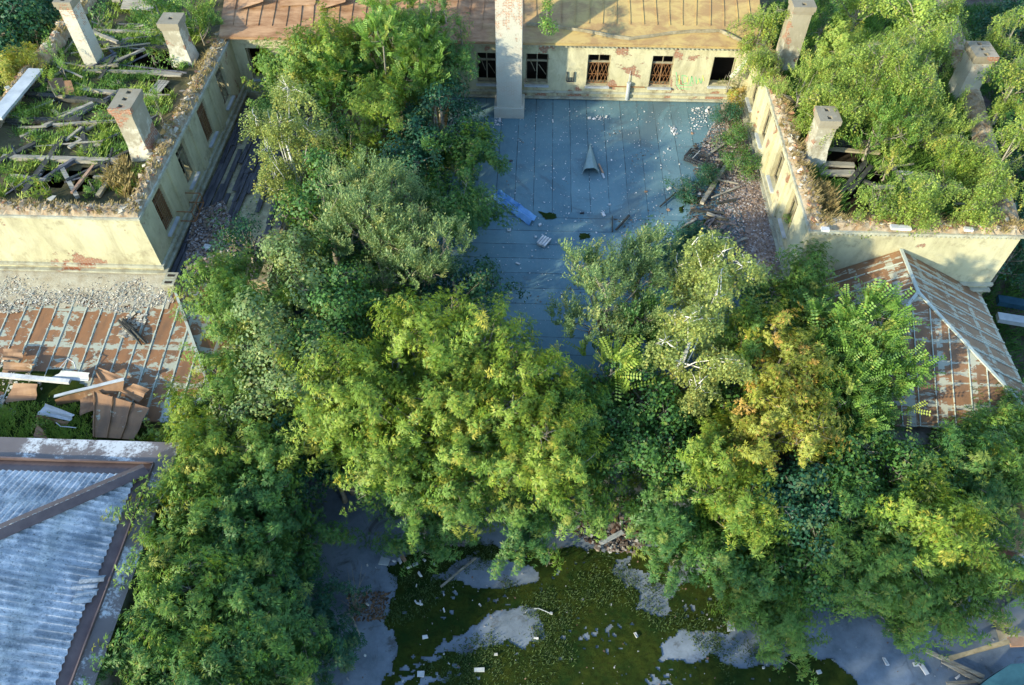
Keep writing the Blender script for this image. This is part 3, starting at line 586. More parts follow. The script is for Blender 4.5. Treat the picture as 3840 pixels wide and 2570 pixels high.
cap(rw,[(RX+.75,BY+6),(RX+.75,RY+.8),(RE-.8,RY+.8),(RE+4.2,TOP)],[(RX-.03,BY+6),(RX-.03,RY-.03),(RE+.03,RY-.03),(RE+5.03,TOP)],5)
rp=pits([[(3090,560),(3230,560),(3220,680),(3080,690)],[(3150,730),(3260,650),(3340,640),(3290,720),(3330,790),(3170,800)],[(3560,540),(3660,560),(3660,600),(3560,590)]],7.2)
ks=nopit(rp); grid('attic_floor',RX+.62,RE+5,RY+.62,TOP,.24,lambda X,Y:7.12+.10*vnoise(X,Y,1.3,33)+.05*vnoise(X,Y,5,34)+.16*np.clip(1-(X-RX-.6),0,1),M['soil'],rw,keep=lambda X,Y:ks(X,Y)&(X<RE-.7+(Y-RY)*.174),smooth=False)
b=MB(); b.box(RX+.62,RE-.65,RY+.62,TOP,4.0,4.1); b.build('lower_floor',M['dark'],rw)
chimney(rw,13.4,30.75,7.0,9.75,.8,1.0,M['stack'],2,label='chimney with two flues near the front corner')
chimney(rw,13.5,38.8,7.0,10.95,.95,1.15,M['stack'],2,step=False,label='taller plastered chimney half hidden in shrubs')
chimney(rw,22.4,36.6,7.0,9.75,.95,1.3,M['lime_brick'],3,step=False,label='brick chimney deep among the birches')
# ------------------------------------------------------------ courtyard annexes
fa=thing('flat_roof_building','low annex with grey roofing felt filling the courtyard','building',(4,30,0))
b=MB(); b.box(-4.9,RX-.02,19.6,BY-.02,0,RZ-.05); b.build('wall',M['plaster_worn'],fa)
grid('roof',-5.1,RX-.005,19.3,BY-.005,.3,lambda X,Y:RZ+.012*vnoise(X,Y,1.1,50)+.02*vnoise(X,Y,.4,51),M['felt'],fa)
p=[at(a,b_,4.12) for a,b_ in((2213,540),(2183,655),(2247,657))]
b=MB(); t0,l0,r0=p[0],p[1],p[2]; hgt=.42; n=8
top=[]; 
for i in range(n+1):
    u=i/n; q=l0*(1-u)+r0*u; top.append((q[0],q[1]+.05*math.sin(u*9),4.20+hgt*math.sin(math.pi*u)**.6+.03*math.sin(u*13)))
for i in range(n): b.face([(t0[0],t0[1],4.19),top[i],top[i+1]]); b.face([(t0[0],t0[1],4.12),(top[i+1][0],top[i+1][1],top[i+1][2]-.03),(top[i][0],top[i][1],top[i][2]-.03)]); b.face([top[i],(top[i][0],top[i][1],top[i][2]-.03),(top[i+1][0],top[i+1][1],top[i+1][2]-.03),top[i+1]])
b.build('roof_vent',simple('pale_felt',(.20,.30,.30),(.25,.35,.34),3.,.85,.2),fa)
ra=thing('flat_roof_building','narrow annex roofed with rotten dark planks under the left wing','building',(-15,30,0))
b=MB(); b.box(LX+.02,-12.6,24.75,BY-.02,0,3.85); b.build('wall',M['plaster_worn'],ra)
b=MB(); r=random.Random(4); y=39.5
xx=LX+.25
while xx<-12.7:
    y=24.8
    while y<39:
        ln=r.uniform(1.8,4.2); 
        if r.random()<.83: z=3.93+r.uniform(0,.10); b.beam((xx+r.uniform(-.03,.03),y,z),(xx+r.uniform(-.05,.05),min(y+ln,39.6),z+r.uniform(-.03,.03)),.24,.05,rough=.01)
        y+=ln+.04
    xx+=.27
b.build('roof',M['rot'],ra)
# ------------------------------------------------------------ left lean-to with rusty sheets
la=thing('lean_to_building','lean-to with rusty painted sheet roof below the left wing','building',(-20,20,0))
E_=17.3; XR=-12.95; ZE=3.0; ZT=4.1
b=MB(); b.box(-28.5,XR-.5,E_+.4,LY-.02,0,2.7); b.build('wall',M['plaster_worn'],la)
b=MB(); b.slab([(-28.6,LY-.01,ZT),(-28.6,E_,ZE),(XR,E_,ZE),(-17.3,LY-.01,ZT)],.05); b.face([(-17.3,LY-.012,ZT-.002),(XR,E_,ZE-.002),(XR,LY-.012,ZE)]); b.build('roof',M['lean'],la)
b=MB(); x=-28.4
def zl(y): return ZE+(ZT-ZE)*(y-E_)/(LY-E_)
while x<XR-.2:
    yt=LY if x<-17.3 else E_+(XR-x)/(XR+17.3)*(LY-E_); 
    b.beam((x,E_+.02,zl(E_)+.012),(x,yt-.05,zl(yt)+.012),.035,.045,rough=.006); x+=.71
b.beam((XR,E_,ZE+.04),(-17.3,LY,ZT+.04),.12,.06); b.build('roof_seam',M['seam'],la)
b=MB(); 
for i in range(2): b.box(-17.25+.02,-16.65,23.9+i*.42,24.28+i*.42,3.85,4.42)
c_=b.build('chimney',M['plaster_pale'],la)
for yy in(23.98,24.42): b=MB(); b.box(-17.12,-16.78,yy,yy+.14,4.40,4.43); b.build('flue',M['dark'],c_)
b=MB(); b.slab([(-15.6,E_+1.2,zl(E_+1.2)+.05),(-15.6,E_-.05,ZE+.035),(XR,E_-.05,ZE+.035),(-13.6,E_+1.2,zl(E_+1.2)+.05)],.02); b.build('eave_sheet',M['zinc'],la)
# ------------------------------------------------------------ hipped annex on the right
ha=thing('hipped_roof_building','annex with rusty hipped sheet roof against the right wing','building',(16.4,20,0))
HX0,HX1,HY0=11.75,21.1,17.6; HZ=3.95; RDG=6.6; RXC=16.35; RYE=22.6
b=MB(); b.box(HX0+.35,HX1-.35,HY0+.4,RY-.02,0,HZ-.08); b.build('wall',M['beige'],ha)
A_=(HX0,HY0,HZ);B_=(HX1,HY0,HZ);C_=(HX1,RY-.02,HZ);D_=(HX0,RY-.02,HZ);T1=(RXC,RYE,RDG);T2=(RXC,RY-.02,RDG)
b=MB()
for f in([A_,B_,T1],[B_,C_,T2,T1],[D_,A_,T1,T2]): b.slab(f,.06)
b.build('roof',M['hip'],ha)
b=MB()
for k in range(1,13):     # seams of the three slopes
    x=HX0+(HX1-HX0)*k/13; u=(x-HX0)/(RXC-HX0) if x<RXC else (HX1-x)/(HX1-RXC); b.beam((x,HY0,HZ+.03),(x,HY0+(RYE-HY0)*u*.97,HZ+(RDG-HZ)*u*.97+.03),.03,.05)
for k in range(1,10):
    y=HY0+(RY-HY0)*k/10; u=min(1,(y-HY0)/(RYE-HY0))*.98
    b.beam((HX0,y,HZ+.03),(HX0+(RXC-HX0)*u,y,HZ+(RDG-HZ)*u+.03),.03,.05); b.beam((HX1,y,HZ+.03),(HX1+(RXC-HX1)*u,y,HZ+(RDG-HZ)*u+.03),.03,.05)
for p,q in((A_,T1),(B_,T1),(T1,T2)): b.beam((p[0],p[1],p[2]+.05),(q[0],q[1],q[2]+.05),.14,.06)
b.build('roof_seam',M['seam'],ha)
b=MB(); v0=onY(3345,1135,21.6); b.box(v0[0]-.1,v0[0]+.75,20.9,21.7,5.2,5.95); b.slab([(v0[0]-.3,20.6,5.98),(v0[0]+.95,20.6,5.98),(v0[0]+.95,22.1,6.4),(v0[0]-.3,22.1,6.4)],.04); b.build('roof_hatch',M['hip'],ha)
b=MB(); b.slab([(HX0-.2,16.2,3.2),(HX1-1.4,15.9,3.2),(HX1-1.4,HY0+.35,3.4),(HX0-.2,HY0+.35,3.4)],.12); b.build('eave_slab',M['concrete'],ha)
# ------------------------------------------------------------ corrugated building, near left
cb=thing('corrugated_roof_building','near building with hipped grey corrugated slate roof and brown gutter','building',(-24,4,0))
EX=-14.25; NY=13.35; EZ=5.62; SL=.42; SY=-8.0; RID=min(10.7,(NY-SY)/2); XA=EX-RID
b=MB(); b.box(-46,-13.55,SY+.6,NY+.1,0,5.28); b.build('wall',M['plaster_pale'],cb)
LP_=[]; LS_=[]
for k in range(8): LP_+=[k*1.55+.0,k*1.55+.5,k*1.55+1.0,k*1.55+1.53]; LS_+=[k-0.]*3+[k-.4]
LP_=LP_[:29]+[99]*(29-len(LP_)); LS_=[(a-.5 if False else a) for a in LS_][:29]; LS_+= [LS_[-1]]*(29-len(LS_))
def corr(name,face):   # a slope as a wavy sheet with real corrugations
    mb=MB(); st=.039; per=.235
    if face=='E':
        ys=np.arange(SY,NY,st); m=28
        for j,y in enumerate(ys):
            depth=min(y-SY,NY-y); 
            for i in range(m+1):
                d=min(depth,LP_[i]); mb.v.append((EX-d,y,EZ+SL*d+.03*LS_[i]+.05*math.sin(2*math.pi*y/per)-.0+ .02*math.sin(d*1.3+y)))
    else:
        ys=np.arange(EX,-46,-st); m=28
        for j,x in enumerate(ys):
            depth=min(EX-x,RID)
            for i in range(m+1):
                d=min(depth,LP_[i]); mb.v.append((x,NY-d,EZ+SL*d+.03*LS_[i]+.05*math.sin(2*math.pi*x/per)))
    n=len(ys)
    for j in range(n-1):
        for i in range(m):
            a=j*(m+1)+i; q=(a,a+1,a+m+2,a+m+1); mb.f.append(q if face=='N' else q[::-1]); mb.m.append(0)
    return mb.build(name,M['slate'],cb,smooth=True)
corr('roof_slope','E'); corr('roof_slope','N')
b=MB(); b.slab([(EX+.95,SY,EZ-.36),(EX+.95,NY+.95,EZ-.36),(EX-.28,NY-.28,EZ+.02),(EX-.28,SY,EZ+.02)],.03); b.slab([(EX+.95,NY+.95,EZ-.36),(-46,NY+.95,EZ-.36),(-46,NY-.28,EZ+.02),(EX-.28,NY-.28,EZ+.02)],.03); b.build('flashing',M['flash'],cb)
b=MB(); b.slab([(EX+1.02,SY,EZ-.34),(EX+1.02,NY+1.6,EZ-.34),(EX+.42,NY+1.0,EZ-.16),(EX+.42,SY,EZ-.16)],.025); b.slab([(EX+1.02,NY+1.6,EZ-.34),(-46,NY+1.6,EZ-.34),(-46,NY+.55,EZ-.15),(EX+.42,NY+.55,EZ-.15)],.025); b.build('lichen_eave',M['lichen'],cb)
b=MB(); b.beam((EX+.42,SY,EZ-.1),(EX+.42,NY+.5,EZ-.1),.05,.12,rough=.012); b.beam((EX+.42,NY+.55,EZ-.1),(-46,NY+.55,EZ-.1),.05,.12,rough=.012); b.build('gutter',M['flash'],cb)
h0=Vector((EX+.25,NY+.25,EZ+.0)); h1=Vector((XA,NY-RID,EZ+SL*RID+.14)); hd=(h1-h0)
b=MB()
for sx,sy in((-.26,.30),(.30,-.26)):
    z=-.10; b.slab([tuple(h0+Vector((0,0,.13))),tuple(h0+Vector((sx*.7,sy*.7,z+.1))),tuple(h1+Vector((sx,sy,z))),tuple(h1+Vector((0,0,.08)))],.02)
b.build('hip_cap',M['flash'],cb)
b=MB(); r=random.Random(2)
for k in range(4):
    q0=at(285+r.uniform(-12,12)-k*6,2190+k*26,5.85); q1=at(382-k*12+r.uniform(-8,8),2180+k*26,5.6)
    b.slab([(q0[0],q0[1],5.86),(q1[0],q1[1],5.60),(q1[0],q1[1]+.11,5.66),(q0[0],q0[1]+.11,5.92)],.015); b.slab([(q0[0],q0[1]+.111,5.92),(q1[0],q1[1]+.111,5.66),(q1[0],q1[1]+.215,5.60),(q0[0],q0[1]+.215,5.86)],.015)
b.build('broken_slate',M['slate'],cb)
b=MB(); b.tube([(-13.4,NY+.2,5.0),(-12.9,NY-.1,4.9),(-12.75,NY-.2,4.4)],.09,8); b.build('downpipe',M['rustbar'],cb)
# ------------------------------------------------------------ right edge of the yard
bb=thing('garage','small beige shed with red tile lean-to at the right edge','building',(21.5,14,0))
q=[at(a,c,2.2) for a,c in((3640,2010),(3810,2075),(3742,2150),(3640,2150))]
b=MB(); b.box(20.6,30,13.9,18.3,0,3.2); b.build('wall',M['beige'],bb)
b=MB(); b.slab([(q[0][0],q[0][1],2.35),(q[3][0],q[3][1],2.0),(q[2][0],q[2][1],2.0),(q[1][0],q[1][1],2.35)],.08); b.build('tile_roof',M['tile'],bb)
b=MB(); q0,q1=at(3690,2190,2.1),at(3860,2085,2.6); b.beam(q0,q1,.22,.25); b.build('coping_beam',M['zinc'],bb)
b=MB(); b.beam(at(3655,2005,2.45),at(3815,2072,2.45),.08,.12); b.build('roof_edge',M['frame'],bb)
def slabthing(name,label,cat,pts,z,th,mat,group=None):
    b=MB(); b.slab([tuple(at(a,c,z)) for a,c in pts],th); return tag(b.build(name,mat),label,cat,group)
slabthing('concrete_slab','grey concrete slab beside the garage at the right edge','slab',[(3760,2280),(3900,2180),(3960,2400),(3790,2380)],.9,.85,M['concrete'])
b=MB(); b.slab([tuple(at(a,c,z)) for a,c,z in((3640,2600,1.2),(3700,2550,1.6),(3790,2490,2.0),(3900,2485,2.0),(3950,2640,1.2))],1.1); tag(b.build('blue_metal_tank',M['blueroof']),'curved blue metal tank top in the bottom right corner','tank')
def kt(o): o['kind']='thing'; return o
def beamthing(a,c,z,w,h,mat,label,name='timber_beam',cat='beam',group=None,z2=None,rough=.012):
    b=MB(); b.beam(at(*a,z),at(*c,z2 if z2 is not None else z),w,h,rough=rough); return kt(tag(b.build(name,M[mat]),label,cat,group))
beamthing((3560,2470),(3785,2405),.5,.16,.10,'frame','weathered brown pole leaning on the edge of the bottom right corner',z2=1.4)
beamthing((3785,2408),(3900,2405),1.4,.35,.08,'card','wide orange brown board at the right edge above the blue tank','board',cat='board')
beamthing((3470,2440),(3690,2540),.15,.14,.08,'wood','long grey plank lying diagonally on the yard near the bottom right','plank',cat='plank')
beamthing((3530,2480),(3680,2560),.12,.12,.08,'wood','thinner grey plank just below the long diagonal one','plank',cat='plank')
beamthing((3550,2562),(3700,2552),.12,.10,.06,'wood','pale plank lying level at the bottom edge by the blue tank','plank',cat='plank')
beamthing((3740,1125),(3960,1165),1.2,.5,.3,'blueroof','dark blue metal channel beyond the hipped annex, far one','metal_channel',cat='channel')
beamthing((3740,1190),(3960,1225),1.0,.5,.25,'zinc','pale edged metal channel beyond the hipped annex, near one','metal_channel',cat='channel')
# ------------------------------------------------------------ trees and shrubs: kind, pixel of the crown's middle, its height z, R, Rz, ground z, colours, label
def T(kind,px,py,zc,R,Rz,bz,pal,label,name=None,cat='tree',**k):
    T.n+=1; nm=name or {'elder':'ash_leaved_maple','birch':'birch_tree','maple':'maple_tree','willow':'willow_tree','locust':'locust_tree','shrub':'shrub'}[kind]
    if kind=='birch' and not nm.startswith('young'): k.setdefault('bark','birch')
    return tree(nm,label,kind,at(px,py,zc),bz,R,Rz,pal,100+T.n,cat=cat,**k)
T.n=0
# wood in the courtyard, left of the felt roof
T('birch',1080,570,7.6,1.75,3.3,0,'birch','pale drooping birch beside the rotten plank roof, its left side hanging over the planks',dens=1.2,lean=(.6,-.4))
T('elder',1110,290,7.6,2.1,2.0,0,'lime','yellow green ash leaved maple in front of the left end of the back wall')
T('elder',1260,185,8.8,1.8,1.7,0,'gold','light green maple whose top covers the roof edge left of the tall chimney',tsc=.9)
T('locust',1480,190,8.8,2.4,2.3,0,'bright','bright locust with upright fronds in front of the rusty roof',dens=1.1)
T('elder',1640,250,7.8,1.35,1.6,0,'green','green feathery tree just left of the tall chimney')
T('locust',1330,330,7.0,1.7,1.7,0,'green','green locust between the two light maples at the back wall')
T('elder',1430,460,7.2,1.6,2.2,0,'gold','golden tipped maple standing in front of the locusts at the back')
T('shrub',1270,520,6.4,1.7,2.0,0,'green','mid green leafy tree right of the pale drooping birch',name='leafy_tree',tsc=1.25)
T('maple',1640,470,6.4,2.2,2.3,0,'deep','dark blue green broadleaf tree between the golden maple and the felt roof')
T('maple',1560,640,5.6,2.0,2.0,0,'deep','dark broadleaf tree in the hollow behind the silvery willow')
T('elder',1735,590,6.0,1.3,1.5,0,'green','green maple overhanging the felt roof below the tall chimney')
T('elder',1715,790,6.2,1.5,1.9,0,'green','green maple reaching over the felt roof beside the blue plastic sheet')
T('willow',1400,830,7.2,2.3,2.3,0,'silver','silvery willow in the middle of the courtyard wood',dens=1.2)
T('willow',1570,960,6.6,2.0,1.9,0,'silver','silvery willow leaning toward the felt roof, lower of two',dens=1.1)
T('maple',1210,760,6.6,1.9,2.1,0,'green','green broadleaf tree between the drooping birch and the silvery willow')
T('maple',1700,1070,5.2,1.8,1.8,0,'deep','dark broadleaf tree in front of the second silvery willow at the roof edge')
T('maple',1140,1020,6.6,1.9,2.0,0,'silver','broadleaf tree with yellowing edges left of the silvery willow')
T('shrub',920,900,5.4,1.25,1.2,0,'deep','dark round bush growing through the rotten plank roof',name='leafy_bush',cat='bush',tsc=1.2)
T('elder',830,1090,5.6,1.4,1.3,0,'lime','yellow green maple at the lower end of the plank roof')
T('elder',960,1180,5.4,1.6,1.4,0,'lime','yellow green maple overhanging the hip of the rusty lean-to')
T('maple',1010,1280,6.0,1.8,1.9,0,'silver','bluish broadleaf tree to the right of the rusty lean-to',dens=1.1)
T('maple',1280,1210,6.2,2.0,1.9,0,'green','green broadleaf tree in front of the silvery willow')
T('maple',1190,1420,5.8,1.9,1.8,0,'silver','pale broadleaf tree left of the golden maple clump')
T('maple',990,1500,5.2,1.8,1.9,0,'silver','greyish broadleaf tree beside the pale lower corner of the lean-to')
T('maple',1150,1640,3.6,1.8,1.6,0,'deep','dark broadleaf tree in the shade below the pale one')
T('maple',1250,1760,2.8,1.6,1.4,0,'deep','dark low maple above the dark strip of asphalt')
T('elder',880,1420,4.8,1.3,1.3,0,'lime','yellowish maple growing against the right side of the lean-to')
# in front: the golden maples
T('elder',1330,1480,6.4,1.9,1.6,0,'gold','golden maple at the left of the clump, with a long spray reaching left',dens=1.1)
T('elder',1240,1600,5.4,1.3,1.0,0,'gold','low golden maple bough over the dark maples')
T('elder',1570,1310,7.0,1.8,1.9,0,'gold','golden maple with tall pointed shoots behind the clump')
T('elder',1780,1260,7.2,1.3,1.8,0,'gold','slender golden maple with upright shoots against the felt roof',dens=.8)
T('elder',1620,1560,6.0,2.3,2.0,0,'gold','broad yellow green maple in the middle of the clump',dens=1.1)
T('elder',1950,1440,6.2,1.9,1.8,0,'gold','golden maple at the lower tip of the felt roof')
T('elder',1470,1740,4.6,1.6,1.5,0,'lime','yellow green maple low on the left of the clump above the rubbish')
T('elder',1740,1740,4.6,2.0,1.7,0,'lime','large drooping yellow green maple at the front of the clump',dens=1.1)
T('elder',2040,1680,5.6,2.0,1.8,0,'gold','yellow green maple with bright rounded tips right of the clump',dens=1.1)
T('elder',2120,1840,3.8,1.7,1.4,0,'lime','green drooping maple above the rubble heap',)
T('elder',1580,1940,2.6,1.4,1.2,0,'green','low green maple over the white rubbish at the moss edge')
T('elder',1930,1950,2.8,1.4,1.1,0,'green','low green maple beside the pale asphalt patch')
T('elder',2200,1560,5.6,1.1,1.2,0,'green','yellow green maple beside the fronds of the small locust')
T('elder',2060,2080,.7,.5,.5,0,'gold','small bright maple sapling alone on the moss edge',name='sapling',cat='sapling')
for i,(px,py,z) in enumerate(((1560,1200,7.6),(1700,1150,8.0),(1640,1260,7.6),(1790,1225,7.8),(1880,1230,7.4),(1935,1330,7.2),(1480,1330,7.4))):
    T('elder',px,py,z,.42,.95,0,'gold','slender golden maple shoot rising above the clump before the felt roof',name='maple_shoot',cat='young tree',group='golden shoots behind the clump',dens=1.0,tsc=.9,lobes=6)
# right middle
T('willow',2280,1150,7.0,1.9,2.1,0,'silver','silvery willow with pointed shoots at the near edge of the felt roof',dens=1.2)
T('willow',2400,1010,7.2,1.3,1.5,0,'silver','slim silvery willow top against the grey felt',dens=1.1)
T('elder',2580,950,5.6,1.2,1.2,RZ,'deep','dark feathery shrub behind the tall birch on the felt roof',cat='shrub',name='shrub')
T('elder',2440,900,5.2,.8,.8,RZ,'green','small green shrub behind the slim willow on the felt roof',cat='shrub',name='shrub')
T('birch',2690,1010,8.8,1.6,1.7,0,'birch','top of a slender golden birch right of the tall leaning birch',dens=1.0,lean=(1.0,.8))
T('birch',2600,1290,7.8,1.6,2.8,0,'birch','tall leaning birch with a white trunk and golden hanging leaves',dens=1.15,lean=(1.2,1.2))
T('willow',2460,1240,6.2,1.4,1.5,0,'green','green willow between the silvery willow and the tall birch')
T('locust',2290,1400,5.9,1.1,1.3,0,'young','small locust with lime fronds in a dark gap',dens=.7,tsc=1.15)
T('maple',2430,1500,5.2,1.8,1.6,0,'green','dark maple under the tall birch with the white trunk')
T('maple',2310,1620,4.8,1.7,1.6,0,'green','dark maple between the golden clump and the birch')
T('maple',2510,1690,4.4,1.8,1.5,0,'green','dark broadleaf tree below the birch, left of the golden spray')
T('maple',2700,1560,4.4,1.5,1.6,0,'green','green maple right of the birch trunk')
T('elder',2800,1330,5.6,1.3,1.8,0,'lime','yellow green maple behind the orange tinged one')
T('maple',2790,1130,5.2,1.1,1.3,0,'green','green broadleaf tree right of the birch top')
T('elder',2920,1360,6.2,1.4,1.7,0,'orange','orange tinged maple against the left eave of the hipped roof')
T('elder',2900,1590,5.6,1.6,1.6,0,'orange','broad orange tinged maple in front of the hipped roof',dens=1.1)
T('elder',2680,1720,5.0,1.3,1.1,0,'gold','bright golden spray right of the dark maples')
T('elder',2760,1890,3.8,1.4,1.1,0,'gold','golden maple hanging over the dark yard right of the rubble')
T('elder',2480,1900,3.2,1.4,1.2,0,'green','green maple above the rubble at the top of the moss')
T('elder',2560,2030,2.2,1.2,1.0,0,'green','low green maple right of the rubble at the top of the moss')
T('elder',2740,2080,2.4,1.4,1.2,0,'green','green maple at the right corner of the moss')
T('elder',2870,2220,2.0,1.3,1.1,0,'lime','yellow green maple drooping over the right end of the moss')
T('elder',2960,2350,1.4,1.1,.9,0,'lime','low yellow green maple over the pale asphalt patch')
T('elder',2760,2290,1.2,.8,.7,0,'lime','small maple beside the grey sheet at the moss edge',name='sapling',cat='sapling')
# round the hipped annex
T('elder',3020,1120,6.0,1.4,1.3,0,'lime','light maple between the right wing corner and the hipped roof')
T('elder',3080,1260,5.4,1.3,1.2,0,'lime','yellow green maple over the left slope of the hipped roof')
T('locust',3230,1310,6.0,1.8,1.6,0,'bright','large locust with pale upright fronds before the hipped roof',dens=.75,tsc=1.15)
T('locust',3290,1440,5.2,1.3,1.3,0,'bright','spreading locust with pale fronds over the lower hip',dens=.7,tsc=1.15)
T('locust',3130,1480,5.0,1.7,1.5,0,'bright','locust with drooping fronds left of the concrete eave slab')
T('elder',3070,1620,4.4,1.5,1.4,0,'orange','orange edged maple at the lower left corner of the hipped annex')
T('locust',3230,1640,4.2,1.3,1.0,0,'green','low locust in front of the concrete eave slab')
T('elder',3790,1640,4.2,1.3,1.3,0,'lime','light green maple beside the right end of the hipped annex')
T('elder',3860,1500,4.2,.8,1.2,0,'green','green maple at the right edge beyond the hipped annex')
T('elder',3620,1740,3.8,1.2,1.1,0,'lime','yellow green maple below the concrete eave slab')
# bottom right mass
T('maple',3150,1790,4.2,1.8,1.6,0,'green','green maple below the locusts, left part of the bottom right wood')
T('maple',3370,1770,4.4,1.8,1.5,0,'green','green maple below the locusts, middle of the bottom right wood')
T('elder',3600,1780,4.4,1.6,1.5,0,'green','green feathery maple at the top right of the bottom right wood')
T('elder',3800,1780,4.2,1.3,1.5,0,'lime','light maple at the right edge above the beige shed')
T('maple',2980,1850,4.2,1.5,1.4,0,'deep','dark maple right of the golden maple over the yard')
T('maple',3080,1990,3.6,1.8,1.5,0,'deep','dark blue green maple in the middle of the bottom right wood')
T('elder',3280,1960,4.2,1.5,1.4,0,'green','green maple left of the brightly lit bough')
T('elder',3500,1960,4.8,1.6,1.2,0,'gold','maple with brightly lit yellow boughs left of the tile roof')
T('elder',3280,2160,3.4,1.7,1.4,0,'lime','yellow green maple at the lower edge of the bottom right wood')
T('elder',3480,2180,3.4,1.7,1.4,0,'lime','yellow green maple with bare pale twigs above the bare yard')
T('elder',3680,2190,3.6,1.1,1.0,0,'lime','light maple reaching the coping beam at the right')
T('maple',3020,2130,2.6,1.5,1.3,0,'green','green maple at the lower left of the bottom right wood')
T('elder',3380,2320,1.4,.9,.8,0,'green','small dark green maple hanging over the bare yard',name='sapling',cat='sapling')
T('elder',3690,1880,3.4,1.2,1.2,0,'green','green maple behind the red tile roof')
# bottom left mass
T('elder',800,1780,5.0,1.5,1.5,0,'gold','golden maple at the corner of the corrugated roof')
T('elder',980,1720,4.6,1.4,1.3,0,'lime','yellow green maple right of the golden one by the corrugated roof')
T('elder',730,1940,5.0,1.4,1.4,0,'lime','yellow green maple hanging beside the brown gutter')
T('elder',960,1900,4.2,1.7,1.5,0,'green','green maple left of the dark strip of asphalt')
T('elder',660,2130,4.8,1.5,1.4,0,'lime','light maple whose boughs reach over the brown gutter')
T('elder',880,2100,4.0,1.7,1.5,0,'green','green maple in the middle of the bottom left wood')
T('elder',1080,2050,2.8,1.4,1.3,0,'green','green maple at the edge of the dark asphalt strip')
T('elder',720,2300,4.4,1.7,1.4,0,'lime','light green maple low beside the cream wall')
T('elder',940,2330,3.6,1.8,1.5,0,'green','green maple with pale bare twigs in the bottom left wood')
T('elder',560,2480,4.2,1.4,1.2,0,'green','bluish green maple at the bottom edge beside the cream wall')
T('elder',790,2520,4.0,1.7,1.4,0,'green','green maple at the bottom edge, middle of the bottom left wood')
T('elder',1050,2540,2.6,1.6,1.3,0,'green','green maple at the bottom edge beside the pale asphalt')
T('elder',1130,2230,2.4,1.2,1.1,0,'deep','dark green maple beside the brown twigs')
T('elder',1210,2420,1.2,1.0,.7,0,'deep','low dark bush beside the pale asphalt at the left of the moss',name='shrub',cat='shrub')
# on the rusty lean-to
T('elder',740,1585,3.9,1.15,.9,2.2,'gold','golden maple spray over the pale lower corner of the lean-to')
T('elder',610,1640,3.4,.7,.6,2.2,'gold','small golden maple growing from the collapsed lean-to',name='sapling',cat='sapling')
T('elder',860,1570,3.4,1.0,1.1,0,'green','green maple between the lean-to and the corrugated building')
T('shrub',160,1600,3.0,.9,.35,2.5,'gold','light weed patch growing on the collapsed lean-to roof',name='weed_clump',cat='weeds',tsc=.8)
T('shrub',330,1630,2.9,.6,.3,2.5,'gold','smaller weed patch right of the folded metal box on the lean-to',name='weed_clump',cat='weeds',tsc=.8)
# outside the wings
T('maple',60,60,6.5,3.0,2.6,0,'deep','large dark tree in the top left corner beyond the left wing',dens=.9,tsc=1.2)
T('maple',150,180,5.0,2.4,2.2,0,'deep','dark tree beyond the parapet of the left wing',dens=.9,tsc=1.2)
T('maple',30,260,5.0,2.0,2.0,0,'deep','dark tree at the left edge beyond the white coping')
T('elder',110,270,7.2,1.0,1.0,0,'orange','yellowing maple top close outside the left wing parapet')
T('maple',3790,960,2.6,1.8,1.6,0,'deep','dark tree beyond the right wing corner')
T('maple',3860,850,3.0,2.0,2.0,0,'deep','dark tree at the right edge beyond the right wing')
for i,(px,py,z,R,lab) in enumerate(((3900,620,2.5,2.2,'dark tree far beyond the right edge of the attic wood'),(3930,350,2.5,2.6,'dark tree beyond the right wing near the top right corner'),(3850,80,3,3,'dark tree behind the right wing at the top right corner'),(3920,-40,3,3,'dark tree farthest back at the top right corner'),(-40,140,4,2.6,'dark tree at the left edge in the top left corner'),(200,-30,5,2.6,'dark tree at the top edge beyond the slender chimney'),(60,420,2.5,1.8,'dark low tree under the white coping at the left edge'),(-60,330,3.5,2,'dark tree at the far left edge'))):
    T('maple',px,py,z,R,R*.85,0,'deep',lab,dens=.8,tsc=1.25)
for px,py,lab in ((1850,3500,'middle'),(1450,3500,'far left'),(2300,3450,'right')):  # maples added out of view to cast shade on the right of the yard
    T('elder',px,py,8.0,2.8,3.0,0,'green','unseen green maple added below the view to shade the yard, %s one'%lab,dens=.7)
